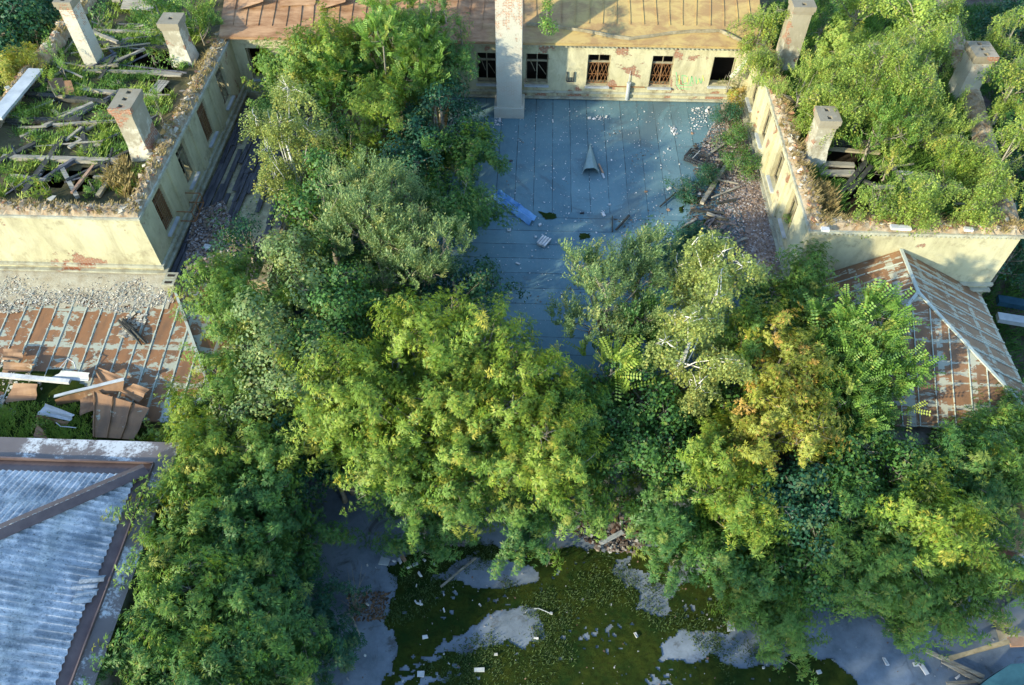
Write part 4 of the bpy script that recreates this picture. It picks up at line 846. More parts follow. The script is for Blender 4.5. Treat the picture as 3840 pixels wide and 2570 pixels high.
# on the attic of the right wing: birches and willows a few years old
AZ=7.15
for kind,px,py,h,R,Rz,pal,lab in (
 ('birch',2855,100,2.0,1.0,1.4,'young','young birch on the attic in front of the taller plastered chimney'),
 ('birch',2870,230,1.4,.9,1.0,'young','young birch on the attic corner above the downpipe'),
 ('willow',3010,330,1.6,1.3,1.3,'young','young willow behind the parapet beside the taller chimney'),
 ('birch',3120,420,2.0,1.4,1.5,'young','young birch on the attic right behind the corner chimney'),
 ('elder',3160,190,2.2,1.2,1.4,'young','bright green young maple right of the taller chimney'),
 ('willow',3090,80,2.0,1.0,1.2,'green','green willow bush at the top beside the taller chimney'),
 ('birch',3280,300,3.0,1.6,2.0,'young','tall young birch in the middle of the attic wood'),
 ('willow',3290,480,1.8,1.4,1.4,'lime','yellow green willow in front of the tall young birch'),
 ('birch',3410,200,3.2,1.6,2.2,'young','second tall young birch in the middle of the attic wood, farther back'),
 ('birch',3400,400,2.4,1.4,1.6,'young','young birch left of the brick chimney in the attic wood'),
 ('willow',3500,480,1.2,1.2,1.0,'young','green willow in front of the brick chimney'),
 ('birch',3540,90,2.6,1.3,1.6,'young','young birch behind the brick chimney'),
 ('maple',3450,60,3.4,1.6,1.6,'young','bright green tree at the top edge of the attic wood'),
 ('birch',3800,120,2.8,1.1,1.7,'young','young birch at the upper right edge'),
 ('birch',3810,300,2.6,1.0,1.6,'young','young birch right of the brick chimney'),
 ('maple',3800,330,2.0,1.2,1.3,'green','darker broadleaf tree at the right edge behind the birches'),
 ('birch',3640,600,1.6,1.1,1.2,'young','young birch on the attic in front of the brick chimney'),
 ('birch',3780,560,2.6,1.2,1.8,'young','young birch at the right edge of the attic'),
 ('birch',3700,740,1.8,1.1,1.2,'young','young birch above the front parapet near the right edge'),
 ('maple',3650,830,.8,.6,.5,'young','low bright bush beside the front parapet'),
 ('birch',3480,740,1.8,1.0,1.2,'young','young birch above the middle of the front parapet'),
 ('birch',3410,800,1.2,.7,.8,'young','small birch close behind the front parapet, in the middle'),
 ('birch',3290,740,1.5,.8,1.0,'young','young birch beside the diagonal charred beam'),
 ('willow',3340,610,1.0,.7,.7,'young','small bright willow between the charred beams'),
 ('birch',3220,820,.8,.55,.6,'young','small birch at the left end of the front parapet'),
 ('willow',3570,660,1.2,.8,.8,'gold','golden willow bush behind the young birches'),
 ('maple',3220,30,2.2,1.2,1.0,'young','bright green bush at the top edge next to the torn roof sheet'),
 ('elder',2985,560,.5,.5,.4,'orange','orange brown bush behind the corner chimney')):
    big=Rz>.9
    T(kind,px,py,AZ+h,R,Rz,AZ,pal,lab,name={'birch':'young_birch','willow':'young_willow','elder':'young_maple','maple':'leafy_bush'}[kind],cat='young tree' if big else 'bush',tsc=.85,dens=1.0,twigs=.3)
# on the attic of the left wing
for kind,px,py,h,R,Rz,pal,lab in (
 ('willow',215,230,1.2,.7,1.0,'bright','young willow left of the tall slender chimney'),
 ('willow',195,330,.8,.5,.7,'gold','small yellow green willow in front of the slender chimney'),
 ('maple',360,60,.9,.8,.6,'green','green bush by the upright boards at the top of the left attic'),
 ('maple',590,40,1.6,1.4,1.1,'bright','bright leafy bush at the back of the left attic'),
 ('maple',700,30,1.6,1.3,1.0,'bright','bright leafy bush left of the torn rusty roof corner'),
 ('willow',740,90,1.2,.9,.9,'lime','yellow green willow behind the short chimney'),
 ('willow',590,400,.9,.7,.8,'lime','yellow green willow right of the stout chimney'),
 ('maple',570,215,.3,.5,.4,'bright','bright bush in the dark attic opening'),
 ('maple',640,225,.3,.35,.3,'bright','smaller bright bush in the dark attic opening, right one'),
 ('maple',440,310,.3,.7,.35,'green','low green bush in the middle of the left attic'),
 ('maple',390,440,.3,.6,.35,'bright','low bright bush left of the stout chimney'),
 ('elder',370,540,.3,.6,.35,'gold','yellow green weed bush at the foot of the stout chimney'),
 ('elder',90,440,.4,.6,.45,'green','green weed bush near the left edge of the attic'),
 ('elder',160,700,.5,.65,.5,'gold','light sapling close behind the front parapet, left one'),
 ('elder',40,690,.5,.5,.5,'lime','light sapling behind the front parapet at the left edge'),
 ('elder',340,690,.5,.55,.5,'lime','light sapling behind the front parapet below the charred beams'),
 ('maple',120,540,.2,.6,.3,'green','flat green weed patch between the fallen beams')):
    T(kind,px,py,AZ+h,R,Rz,AZ-.1,pal,lab,name='young_willow' if kind=='willow' else 'weed_bush',cat='bush',tsc=.75,dens=1.1,twigs=.2,lobes=5)
# on the main roof and along the right side of the felt
for kind,px,py,z,R,Rz,bz,pal,lab,dn in (
 ('maple',2050,55,10.4,.75,.6,9.4,'bright','small bright bush rooted in the rusty roof right of the tall chimney',1),
 ('maple',1615,35,10.6,.7,.6,9.8,'bright','small bright bush on the rusty roof, left one of two near the top',1),
 ('elder',1670,35,10.5,.5,.45,9.8,'green','dull green bush on the rusty roof, right one of two near the top',1),
 ('elder',1730,110,8.9,.65,.55,8.1,'bright','light bush growing in the gutter left of the tall chimney',1),
 ('elder',2760,365,4.9,.75,.7,RZ,'orange','olive and brown bush in the right corner of the back wall',1.2),
 ('elder',2740,285,6.2,.35,.6,5.2,'lime','thin yellow sapling in front of the empty window',.8),
 ('shrub',2735,440,4.8,1.0,.55,RZ,'deep','dark green bush on the felt roof in the right back corner',1.3),
 ('shrub',2775,520,4.8,1.1,.6,RZ,'green','green bush on the felt roof beside the right wing wall, upper one',1.3),
 ('shrub',2765,620,4.8,1.1,.6,RZ,'green','green bush on the felt roof above the long fallen timber',1.3),
 ('shrub',2655,665,4.5,.8,.4,RZ,'deep','dark green bush on the felt roof beside the black crate',1.3),
 ('shrub',2570,708,4.45,1.0,.4,RZ,'deep','dark green creeping bush over the moss at the rubble edge',1.3),
 ('elder',2960,830,5.2,.35,.4,4.6,'bright','bright green tuft growing from the right wing window sill',1)):
    T(kind,px,py,z,R,Rz,bz,pal,lab,name='bush',cat='bush',tsc=.7,dens=dn*1.5,twigs=.1,lobes=5 if kind!='shrub' else 14)
# undergrowth that closes the gaps between the trunks
def under(name,label,poly,n,zlo,zhi,kinds,pal,seed):
    r=np.random.default_rng(seed); q=scatter(P2(poly,1.5),n,seed); P=np.c_[q,zlo+(zhi-zlo)*r.uniform(0,1,n)*(.6+.4*vnoise(q[:,0],q[:,1],1.3,seed))]; A=r.normal(0,.5,(n,3))+np.array([0,0,1.]); V=[];C=[]
    for i,k in enumerate(kinds):
        m=np.arange(n)%len(kinds)==i; v,c=place(k,P[m],A[m],r.uniform(.8,1.4,m.sum()),pal[i],r); V.append(v); C.append(c)
    return tag(npmesh(name,np.concatenate(V),np.concatenate(C),M['leaf']),label,'undergrowth',kind='stuff')
under('undergrowth','dark undergrowth filling the gaps of the courtyard wood',[(1150,420),(1700,420),(1760,1000),(1700,1300),(1900,1500),(2600,1500),(2800,1400),(2900,1700),(2500,1800),(2200,1800),(2000,1900),(1550,1900),(1300,1700),(1000,1700),(1000,1200)],3600,.5,3.4,('maple','elder'),('deep','green'),71)
under('undergrowth','dark undergrowth below the bottom right wood',[(2650,1800),(3700,1800),(3700,2150),(3400,2250),(2800,2150),(2600,1950)],1500,.3,1.8,('maple','elder'),('deep','green'),72)
under('undergrowth','dark undergrowth below the bottom left wood',[(720,1750),(1000,1750),(1080,2000),(1130,2300),(1050,2620),(600,2620),(620,2100)],1100,.3,1.8,('maple','elder'),('deep','green'),73)
# dry grass and weeds
r=np.random.default_rng(77)
def tufts(poly,n,z,seed): q=scatter(P2(poly,z),n,seed); return np.c_[q,np.full(n,z)]
LA=[(10,740),(10,440),(230,120),(420,20),(800,20),(640,400),(520,720)]; RA=[(3060,810),(2870,200),(2900,20),(3840,20),(3840,830)]
q=tufts(LA,1500,7.1,1); k=vnoise(q[:,0],q[:,1],1.3,61)>.12; q=q[k&nopit(lp)(q[:,0],q[:,1])]; q=q[(q[:,0]>LW+.3)&(q[:,0]<LX-.3)&(q[:,1]>LY+.5)]
stuffgrass('weeds','green weeds and grass over the attic of the left wing',q,.34,30,'bright',2,.14,'weeds',lean=.6)
q=tufts(LA,700,7.1,13); q=q[nopit(lp)(q[:,0],q[:,1])&(vnoise(q[:,0],q[:,1],1.7,64)>.05)]; q=q[(q[:,0]>LW+.3)&(q[:,0]<LX-.3)&(q[:,1]>LY+.5)]
stuffgrass('pale_weeds','pale yellowish weeds scattered over the attic of the left wing',q,.42,26,'young',14,.16,'weeds',lean=.7)
q=tufts(RA,1700,7.1,3); k=nopit(rp)(q[:,0],q[:,1]); q=q[k]; q=q[(q[:,0]>RX+.3)&(q[:,1]>RY+.5)&(q[:,0]<RE-.6+(q[:,1]-RY)*.17)]
stuffgrass('weeds','green and yellow weeds over the attic of the right wing',q,.42,26,'lime',4,.16,'weeds',lean=.5)
M_=lambda a,b,n,w,s:(lambda rr:np.c_[np.array(a)[None,:2]+(np.array(b)-np.array(a))[None,:2]*rr.uniform(0,1,(n,1))+rr.normal(0,w,(n,2)),np.full(n,ET)])(np.random.default_rng(s))
PAL['dry']=((.42,.34,.14),(.27,.20,.085),(.36,.30,.10))
q=np.concatenate([M_((LX-.4,LY+.5),(LX-.4,BY),170,.16,1),M_((LW,LY+.45),(LX,LY+.45),110,.12,2),M_((LW+.4,LY),(LW+.4,50),120,.15,8)])
stuffgrass('dry_grass','dry straw coloured grass along the wall tops of the left wing',q,.22,22,'dry',5,.10,lean=.6)
q=np.concatenate([M_((RX+.45,RY+.4),(RX+.45,BY+4),230,.18,3),M_((RX,RY+.5),(RE,RY+.5),150,.12,4)])
stuffgrass('dry_grass','dry straw coloured grass along the wall tops of the right wing',q,.24,22,'dry',6,.10,lean=.6)
q=np.concatenate([tufts([(3040,700),(3120,720),(3130,810),(3060,800)],40,7.2,7),tufts([(440,600),(520,640),(480,740),(400,700)],35,7.2,8),tufts([(3560,700),(3680,640),(3700,760),(3600,760)],30,7.2,9)])
stuffgrass('tall_grass','tall plumes of dry yellow grass on the attics',q,.5,30,'dry',7,.10,lean=.35)
# rubble
brickc=[(.40,.20,.11),(.46,.36,.24),(.55,.50,.38),(.34,.25,.16)]; pale=[(.46,.44,.35),(.42,.39,.30),(.52,.50,.42),(.38,.32,.24)]; mauve=[(.30,.245,.22),(.34,.30,.28),(.25,.17,.125),(.46,.43,.41),(.18,.13,.10),(.26,.19,.13)]
q=np.concatenate([M_((LX-.38,LY+.5),(LX-.38,BY),500,.15,11),M_((LW,LY+.4),(LX,LY+.4),380,.13,12),M_((LW+.38,LY),(LW+.38,50),450,.15,13)]); q[:,2]+=.08
rubble('brick_rubble','loose bricks and mortar along the wall tops of the left wing',q,.085,brickc,1)
q=np.concatenate([M_((RX+.38,RY+.5),(RX+.38,BY+4),560,.16,14),M_((RX,RY+.4),(RE,RY+.4),380,.13,15)]); q[:,2]+=.08
rubble('brick_rubble','loose bricks and mortar along the wall tops of the right wing',q,.085,brickc,2)
def slopez(q): q=q.copy(); q[:,2]=ZE+(ZT-ZE)*(q[:,1]-E_)/(LY-E_)+.03; return q
q=slopez(np.c_[scatter([(-28,24.85),(-17.4,24.85),(-16.6,23.3),(-19,22.6),(-22,23.1),(-24,22.4),(-28,22.9)],7600,3),np.zeros(7600)])
rubble('plaster_rubble','crumbled pale plaster piled on the lean-to roof against the cream wall',q,.036,pale,3); grid('rubble_bed',-28,-16.8,22.6,24.88,.1,lambda X,Y:zl(Y)+.02+.05*vnoise(X,Y,2.2,101)+.06*np.clip(Y-23.6,0,1.2),M['plaster_dust'],keep=lambda X,Y:Y>23.1+.45*vnoise(X,Y,1.1,102)+.2*vnoise(X,Y,3.7,103)); tag(bpy.data.objects['rubble_bed'],'pale plaster dust lying at the foot of the cream wall on the lean-to','plaster dust',kind='stuff')
q=slopez(np.c_[scatter([(-28,22.9),(-25.5,22.6),(-24,20.5),(-22.0,19.6),(-21,18.6),(-23,17.6),(-28,17.6)],1500,4),np.zeros(1500)])
rubble('plaster_rubble','grey crumbs scattered over the left part of the lean-to roof',q,.05,pale,4)
z4=RZ+.03
strip=[(2790,420),(2690,440),(2640,520),(2620,600),(2690,640),(2700,760),(2640,850),(2660,1000),(2780,1120),(2960,1120),(2850,700)]
q=s3(P2(strip,z4),13000,z4,5,.05); q[:,2]+=.16*np.clip(vnoise(q[:,0],q[:,1],1.4,71)+.2,0,1)+.10*np.clip(q[:,0]-(RX-1.3),0,1.3); q=q[q[:,0]<RX-.02]
rubble('wall_rubble','pinkish heap of rubble and dead leaves on the felt along the right wing',q,.030,mauve,5)
b=grid('rubble_bed',7.6,RX-.02,20.5,39.9,.18,lambda X,Y:RZ-.02+.25*np.clip((X-RX+1.9),0,1.9)*.45*(.7+.5*vnoise(X,Y,1.2,81))+.02*vnoise(X,Y,7,82),simple('debris_soil',(.24,.18,.14),(.38,.32,.28),2.5,.95,.1,bump=.8),keep=lambda X,Y:X>RX-1.55+.5*vnoise(X,Y,1.1,83)+.012*(Y-30)**2*.3); tag(b,'strip of earthy debris along the foot of the right wing wall','debris',kind='stuff')
fl=P2([(1950,400),(2790,400),(2760,800),(2700,900),(2000,1250),(1830,1000),(1900,600)],z4)
q=s3(fl,1700,z4-.01,6); rubble('plaster_crumbs','white crumbs sprinkled over the roofing felt',q,.022,[(.70,.69,.66),(.5,.5,.48)],6)
q=np.concatenate([s3(P2([(2590,400),(2680,400),(2640,480),(2580,500)],z4),120,z4,7),s3(P2([(2220,430),(2290,430),(2280,450),(2220,455)],z4),25,z4,8),s3(P2([(2510,470),(2545,480),(2540,505),(2510,505)],z4),40,z4,9),s3(P2([(1860,400),(1890,470),(1850,480)],z4),60,z4,10)])
rubble('plaster_crumbs','denser drifts of white plaster crumbs on the felt roof',q,.045,[(.72,.71,.68),(.6,.58,.56)],7)
q=s3(P2([(730,800),(840,760),(900,900),(860,1040),(700,1040),(700,960)],4.0),4000,4.03,11,.12); rubble('wall_rubble','pinkish rubble lying on the rotten plank roof',q,.045,mauve,8)
q=s3(P2([(2230,1880),(2480,1850),(2500,1960),(2380,2080),(2250,2070),(2150,2000)],0),1800,.03,12,.15); rubble('yard_rubble','dark rubble heap between the maples at the top of the moss',q,.06,[(.16,.13,.11),(.24,.20,.17),(.12,.07,.05),(.30,.30,.29)],9)
q=s3(P2([(1350,2050),(3700,1950),(3840,2570),(1300,2570)],0),650,.03,13); rubble('yard_litter','pale crumbs scattered over the yard',q,.024,[(.44,.44,.42),(.36,.36,.34),(.2,.13,.09)],10)
q=s3(P2([(1300,2220),(1460,2220),(1440,2330),(1320,2330)],0),600,.02,14); rubble('dead_leaves','brown leaf litter beside the pale asphalt at the left',q,.035,[(.15,.09,.05),(.22,.13,.07),(.08,.06,.04)],11,flat=.15,cat='leaf litter')
# moss patches on the felt
for k,(poly,lab) in enumerate((([(2560,740),(2600,730),(2640,745),(2620,765),(2570,760)],'olive moss patch on the felt beside the creeping bush'),([(2545,780),(2565,770),(2560,800),(2548,795)],'tiny olive moss patch left of the thin dark batten'),([(2025,795),(2080,800),(2090,815),(2040,825)],'brown moss patch below the lower felt seam'),([(2170,875),(2210,875),(2212,892),(2175,898)],'brown moss patch in the middle of the nearer felt'),([(2570,850),(2650,820),(2660,828),(2590,865)],'moss along the slanting batten on the felt'))):
    Pq=P2(poly,z4); c=np.mean(Pq,0); b=MB(); n=26; rr=random.Random(k)
    pts=[]; m=len(Pq)
    for i in range(n):
        u=i/n*m; a,bq=np.array(Pq[int(u)%m]),np.array(Pq[(int(u)+1)%m]); p=a+(bq-a)*(u%1); p=c+(p-c)*rr.uniform(.75,1.25); pts.append((p[0],p[1],RZ+.028))
    for i in range(n): b.face([(c[0],c[1],RZ+.07),pts[i],pts[(i+1)%n]])
    tag(b.build('moss_patch',M['moss']),lab,'moss')
# ------------------------------------------------------------ fallen timbers
za=7.32
for (a,c,w_,h_,m_,lab) in (
 ((11,590),(450,606),.26,.2,'wood','long pale beam lying across the left attic behind the front parapet'),
 ((71,351),(406,386),.30,.22,'char','long charred beam across the left attic left of the stout chimney'),
 ((11,455),(307,450),.28,.2,'char','charred beam across the attic at the left edge'),
 ((200,470),(460,452),.16,.12,'wood','grey pole lying against the stout chimney'),
 ((307,338),(603,362),.24,.14,'wood','split pale board crossing behind the stout chimney'),
 ((329,267),(560,272),.18,.14,'wood','pale beam left of the dark attic opening'),
 ((540,272),(682,281),.34,.10,'wood','broad knotty board at the lower edge of the dark attic opening'),
 ((340,160),(665,184),.28,.2,'char','charred beam just above the dark attic opening'),
 ((360,165),(540,187),.08,.06,'wood','thin pale lath beside the charred beam above the opening'),
 ((350,115),(640,128),.20,.16,'wood','rough pale beam left of the short chimney'),
 ((340,80),(430,125),.10,.08,'frame','thin brown lath slanting at the back of the left attic'),
 ((0,609),(137,538),.26,.2,'char','slanting charred beam at the left edge of the attic'),
 ((93,724),(241,516),.26,.2,'char','slanting charred beam over the front opening, left one'),
 ((307,478),(322,580),.22,.16,'char','short charred post lying above the front opening'),
 ((325,530),(406,658),.24,.18,'char','slanting charred beam over the front opening, right one'),
 ((219,433),(329,392),.10,.08,'wood','thin pale lath slanting left of the stout chimney'),
 ((269,724),(351,620),.14,.10,'card','orange brown lath slanting in the front opening'),
 ((351,664),(455,669),.16,.12,'wood','short pale beam at the right end of the front opening'),
 ((228,622),(290,740),.20,.16,'wood','grey broken beam sunk in the front opening'),
 ((3117,540),(3347,542),.34,.24,'char','thick charred beam right of the corner chimney'),
 ((3083,614),(3203,620),.30,.12,'wood','pale board right of the corner chimney, upper one'),
 ((3075,649),(3207,650),.36,.12,'wood','pale broad board right of the corner chimney, lower one'),
 ((3094,798),(3249,609),.24,.2,'char','long charred beam lying diagonally on the right attic'),
 ((3186,720),(3267,625),.22,.2,'char','shorter charred beam beside the long diagonal one'),
 ((3433,505),(3660,600),.26,.2,'char','charred beam in front of the attic wood, farther one'),
 ((3550,530),(3680,560),.24,.2,'char','charred beam in front of the attic wood, nearer the right edge'),
 ((3278,703),(3353,703),.22,.1,'wood','short pale board behind the front parapet of the right attic'),
 ((3341,620),(3439,752),.20,.14,'wood','grey beam slanting to the front parapet of the right attic'),
 ((3370,650),(3425,652),.24,.1,'white','short white board on the right attic'),
 ((3570,640),(3650,720),.06,.06,'rustbar','bent rusty rod on the right attic')):
    beamthing(a,c,za if m_!='card' else 7.4,w_,h_,m_,lab)
rr=random.Random(9)
for wing,poly,n,lab,grp in (('l',[(20,730),(20,440),(200,230),(330,90),(620,90),(560,560),(430,720)],62,'grey broken rafter lying among the weeds of the left attic','fallen rafters of the left attic'),('r',[(3120,780),(3150,560),(3500,500),(3780,640),(3780,780)],14,'grey broken rafter under the young birches of the right attic','fallen rafters of the right attic')):
    q=scatter(P2(poly,7.2),n,5)
    for i,p in enumerate(q):
        a_=rr.choice((0,0,math.pi/2,.9,-.7))+rr.uniform(-.25,.25); L_=rr.choice((rr.uniform(.3,1.1),rr.uniform(.8,2.2))); d_=(math.cos(a_)*L_,math.sin(a_)*L_); b=MB(); w_=rr.choice((.07,.1,.16,.2))
        b.beam((p[0]-d_[0],p[1]-d_[1],7.2+rr.uniform(0,.2)),(p[0]+d_[0],p[1]+d_[1],7.3+rr.uniform(0,.25)),w_,w_*rr.uniform(.4,.8),rough=.02)
        kt(tag(b.build('broken_rafter',M[rr.choice(('wood','char','rot','frame'))]),lab,'rafter',grp))
for k,(x,y,lab) in enumerate(((440,12,'upright grey board, left one of the row at the back of the left attic'),(520,30,'wide grey door panel lying at the back of the left attic'))):
    p=at(x,y,7.3); b=MB()
    if k==0: b.box(p[0]-.25,p[0]+.25,p[1]-.05,p[1]+.03,7.2,8.6)
    else:
        for i in range(4): b.slab([(p[0]-.9,p[1]-.4+i*.26,7.45+i*.08),(p[0]+1.1,p[1]-.55+i*.26,7.45+i*.08),(p[0]+1.1,p[1]-.31+i*.26,7.52+i*.08),(p[0]-.9,p[1]-.16+i*.26,7.52+i*.08)],.03)
    tag(b.build('board' if k==0 else 'door_panel',M['wood']),lab,'board' if k==0 else 'panel')
def planks(px,py,n,L,w,ang,lab,z=7.3):
    p=at(px,py,z); root=kt(thing('plank_hatch',lab,'boards',tuple(p))); ca,sa=math.cos(ang),math.sin(ang)
    for i in range(n):
        o=(i-n/2)*(w+.025); b=MB(); b.beam((p[0]+o*-sa-ca*L/2,p[1]+o*ca-sa*L/2,z+.02*(i%2)),(p[0]+o*-sa+ca*L/2,p[1]+o*ca+sa*L/2,z+.03),w,.035,rough=.006); b.build('plank',M['wood'],root)
planks(592,325,4,1.1,.14,R_(80),'panel of pale planks right of the knotty board on the left attic')
planks(390,145,5,.75,.16,R_(65),'panel of pale planks above the charred beam at the attic opening')
planks(470,150,2,.75,.12,R_(62),'pair of pale slats hanging over the dark hole at the attic opening')
for a,c,lab in (((185,300),(230,352),'brown rusty sheet on the left attic, left one'),((215,310),(285,360),'brown rusty sheet on the left attic, right one')):
    p,q_=at(*a,7.4),at(*c,7.3); b=MB(); b.slab([(p[0],p[1],7.5),(p[0]+.8,p[1],7.55),(q_[0],q_[1],7.3),(q_[0]-.8,q_[1]+.1,7.3)],.02); tag(b.build('rusty_sheet',M['sheetR']),lab,'sheet')
# white coping on the outer wall of the left wing
p,q_=at(-20,445,ET+.2),at(135,262,ET+.2); b=MB(); b.beam(p,q_,.75,.14,rough=.01); b_=b.build('coping_slab',M['zinc']); tag(b_,'white concrete coping on the outer wall of the left wing','coping')
for a,c,w_,lab in (((3080,860),(3108,862),.22,'short white stone left on the front parapet of the right wing'),((3340,852),(3415,856),.24,'long white stone on the front parapet of the right wing'),((3615,858),(3648,862),.2,'small white stone near the right end of the front parapet')):
    beamthing(a,c,ET+.2,w_,.12,'white',lab,'coping_stone','stone')
# ------------------------------------------------------------ things on the felt
beamthing((2632,762),(2722,622),z4+.12,.22,.16,'wood','long weathered timber fallen across the rubble on the felt roof')
beamthing((2475,775),(2535,722),z4+.08,.06,.06,'char','thin dark stick lying slanting on the felt',name='stick',cat='stick')
beamthing((2590,788),(2715,802),z4+.12,.10,.10,'char','dark batten lying level on the rubble edge')
beamthing((2555,856),(2610,822),z4+.10,.12,.08,'wood','grey batten slanting over the moss on the felt')
beamthing((2535,870),(2640,868),z4+.08,.16,.08,'char','dark batten under the birch tips at the felt edge')
beamthing((2310,862),(2360,808),z4+.1,.09,.07,'char','dark slanting board in the middle of the nearer felt','board',cat='board')
beamthing((2296,810),(2296,870),z4+.05,.05,.05,'char','long leg of a dark bent rod on the felt','rod',cat='rod')
beamthing((2610,700),(2660,640),z4+.15,.12,.10,'char','dark timber in the bush beside the black crate')
beamthing((2245,615),(2262,650),z4+.06,.09,.05,'card','narrow brown board beside the raised flap','board',cat='board')
beamthing((2258,650),(2266,668),z4+.05,.10,.04,'zinc','small grey slat beside the raised flap','slat',cat='slat')
b=MB(); 
for i in range(12):
    u0,u1=i/12,(i+1)/12
    for k in range(3):
        A1=at(1845+(1985-1845)*u0+k*9,742+(845-742)*u0-k*9,z4+.05); A2=at(1845+(1985-1845)*u1+k*9,742+(845-742)*u1-k*9,z4+.05); A3=at(1845+(1985-1845)*u1+(k+1)*9,742+(845-742)*u1-(k+1)*9,z4+.05); A4=at(1845+(1985-1845)*u0+(k+1)*9,742+(845-742)*u0-(k+1)*9,z4+.05)
        zz=[.06,.26,.05,.2]; w1,w2=.03*math.sin(i*2.1),.03*math.sin(i*2.1+2.1)
        b.slab([(A1[0],A1[1],RZ+zz[k]+w1),(A2[0],A2[1],RZ+zz[k]+w2),(A3[0],A3[1],RZ+zz[k+1]+w2),(A4[0],A4[1],RZ+zz[k+1]+w1)],.008)
tag(b.build('plastic_sheet',M['blue']),'crumpled blue plastic sheet lying at the left side of the felt roof','plastic sheet')
rr=random.Random(12)
for i in range(20):
    px,py=rr.uniform(2590,2760),rr.uniform(560,960); p=at(px,py,z4+.1)
    if p[0]>RX-.5: continue
    a_=rr.uniform(-.6,1.3); L_=rr.uniform(.35,.95); b=MB(); b.beam((p[0]-math.cos(a_)*L_,p[1]-math.sin(a_)*L_,z4+.08+rr.uniform(0,.15)),(p[0]+math.cos(a_)*L_,p[1]+math.sin(a_)*L_,z4+.12+rr.uniform(0,.2)),rr.uniform(.06,.15),rr.uniform(.04,.1),rough=.012)
    kt(tag(b.build('charred_batten',M[rr.choice(('char','rot','char','wood'))]),'short charred batten lying in the rubble along the right of the felt roof','batten','charred battens in the rubble'))
q=s3(P2([(2600,540),(2700,520),(2740,700),(2680,900),(2600,980),(2560,860),(2600,740)],z4),1500,z4,93,.06); rubble('dark_litter','dark charred litter around the crate and timbers on the felt roof',q,.04,[(.05,.05,.045),(.10,.09,.07),(.16,.12,.09)],94)
q=s3(fl,5200,z4-.012,95); q=q[vnoise(q[:,0],q[:,1],.9,96)+.5*vnoise(q[:,0],q[:,1],3.1,97)+.03*(q[:,0]-4)>.42]; rubble('dead_leaves','brown dead leaves and silt drifted over the felt roof',q,.028,[(.17,.12,.08),(.10,.09,.06),(.22,.20,.16)],98,cat='leaf litter',flat=.15)
# black crate, tipped on the rubble
c=at(2612,600,z4+.15); ct=thing('plastic_crate','broken black plastic crate on the rubble at the right of the felt','crate',tuple(c))
b=MB(); Lc,Wc,Hc=1.15,.8,.3; an=R_(-32); X=lambda u,v,z:(c[0]+u*math.cos(an)-v*math.sin(an),c[1]+u*math.sin(an)+v*math.cos(an),c[2]+z)
for s_ in(-1,1):
    for zz in(0,.14,.28): b.beam(X(-Lc/2,s_*Wc/2,zz),X(Lc/2,s_*Wc/2,zz),.04,.05); b.beam(X(s_*Lc/2,-Wc/2,zz),X(s_*Lc/2,Wc/2,zz),.04,.05)
    for u in(-.5,-.17,.17,.5): b.beam(X(u*Lc,s_*Wc/2,0),X(u*Lc,s_*Wc/2,.3),.05,.04)
b.build('side',M['black'],ct)
b=MB()
for u in np.linspace(-.5,0,7): b.beam(X(u*Lc,-Wc/2,0),X(u*Lc,Wc/2,0),.045,.02)
b.build('base',M['black'],ct)
b=MB(); b.beam(X(-.1,-Wc/2,.33),X(-.05,Wc/2,.34),.03,.03); b.build('handle',M['zinc'],ct)
c=at(2228,1008-130,z4) if False else at(2040,908,z4+.06); ct=thing('grey_box','small grey slatted box on the nearer felt left of the willow','box',tuple(c))
b=MB(); an=R_(60); L2,W2=.62,.42; X=lambda u,v,z:(c[0]+u*math.cos(an)-v*math.sin(an),c[1]+u*math.sin(an)+v*math.cos(an),c[2]+z)
for v in(-.5,-.17,.17,.5): b.beam(X(-L2/2,v*W2,.10),X(L2/2,v*W2,.10),.07,.03)
b.build('slatted_top',M['white'],ct); b=MB(); b.hexa([X(-L2/2,-W2/2,-.04),X(L2/2,-W2/2,-.04),X(L2/2,W2/2,-.04),X(-L2/2,W2/2,-.04)],[X(-L2/2,-W2/2,.07),X(L2/2,-W2/2,.07),X(L2/2,W2/2,.07),X(-L2/2,W2/2,.07)]); b.build('base',M['zinc'],ct)
def scrap(px,py,z,L_,w_,an,mat,lab,group=None,name='scrap_piece',cat='scrap',h=.05):
    p=at(px,py,z); L_*=.66; w_*=.66; rr=random.Random(int(px*7+py)); b=MB(); ca,sa=math.cos(an),math.sin(an); bot=[];top=[]
    for u,v in((-.5,-.5),(.5,-.5),(.5,.5),(-.5,.5)):
        uu,vv=(u+rr.uniform(-.1,.1))*L_,(v+rr.uniform(-.1,.1))*w_; q=(p[0]+uu*ca-vv*sa,p[1]+uu*sa+vv*ca)
        bot.append((*q,p[2])); top.append((q[0],q[1],p[2]+h*rr.uniform(.6,1.6)))
    b.hexa(bot,top); return kt(tag(b.build(name,M[mat]),lab,cat,group))
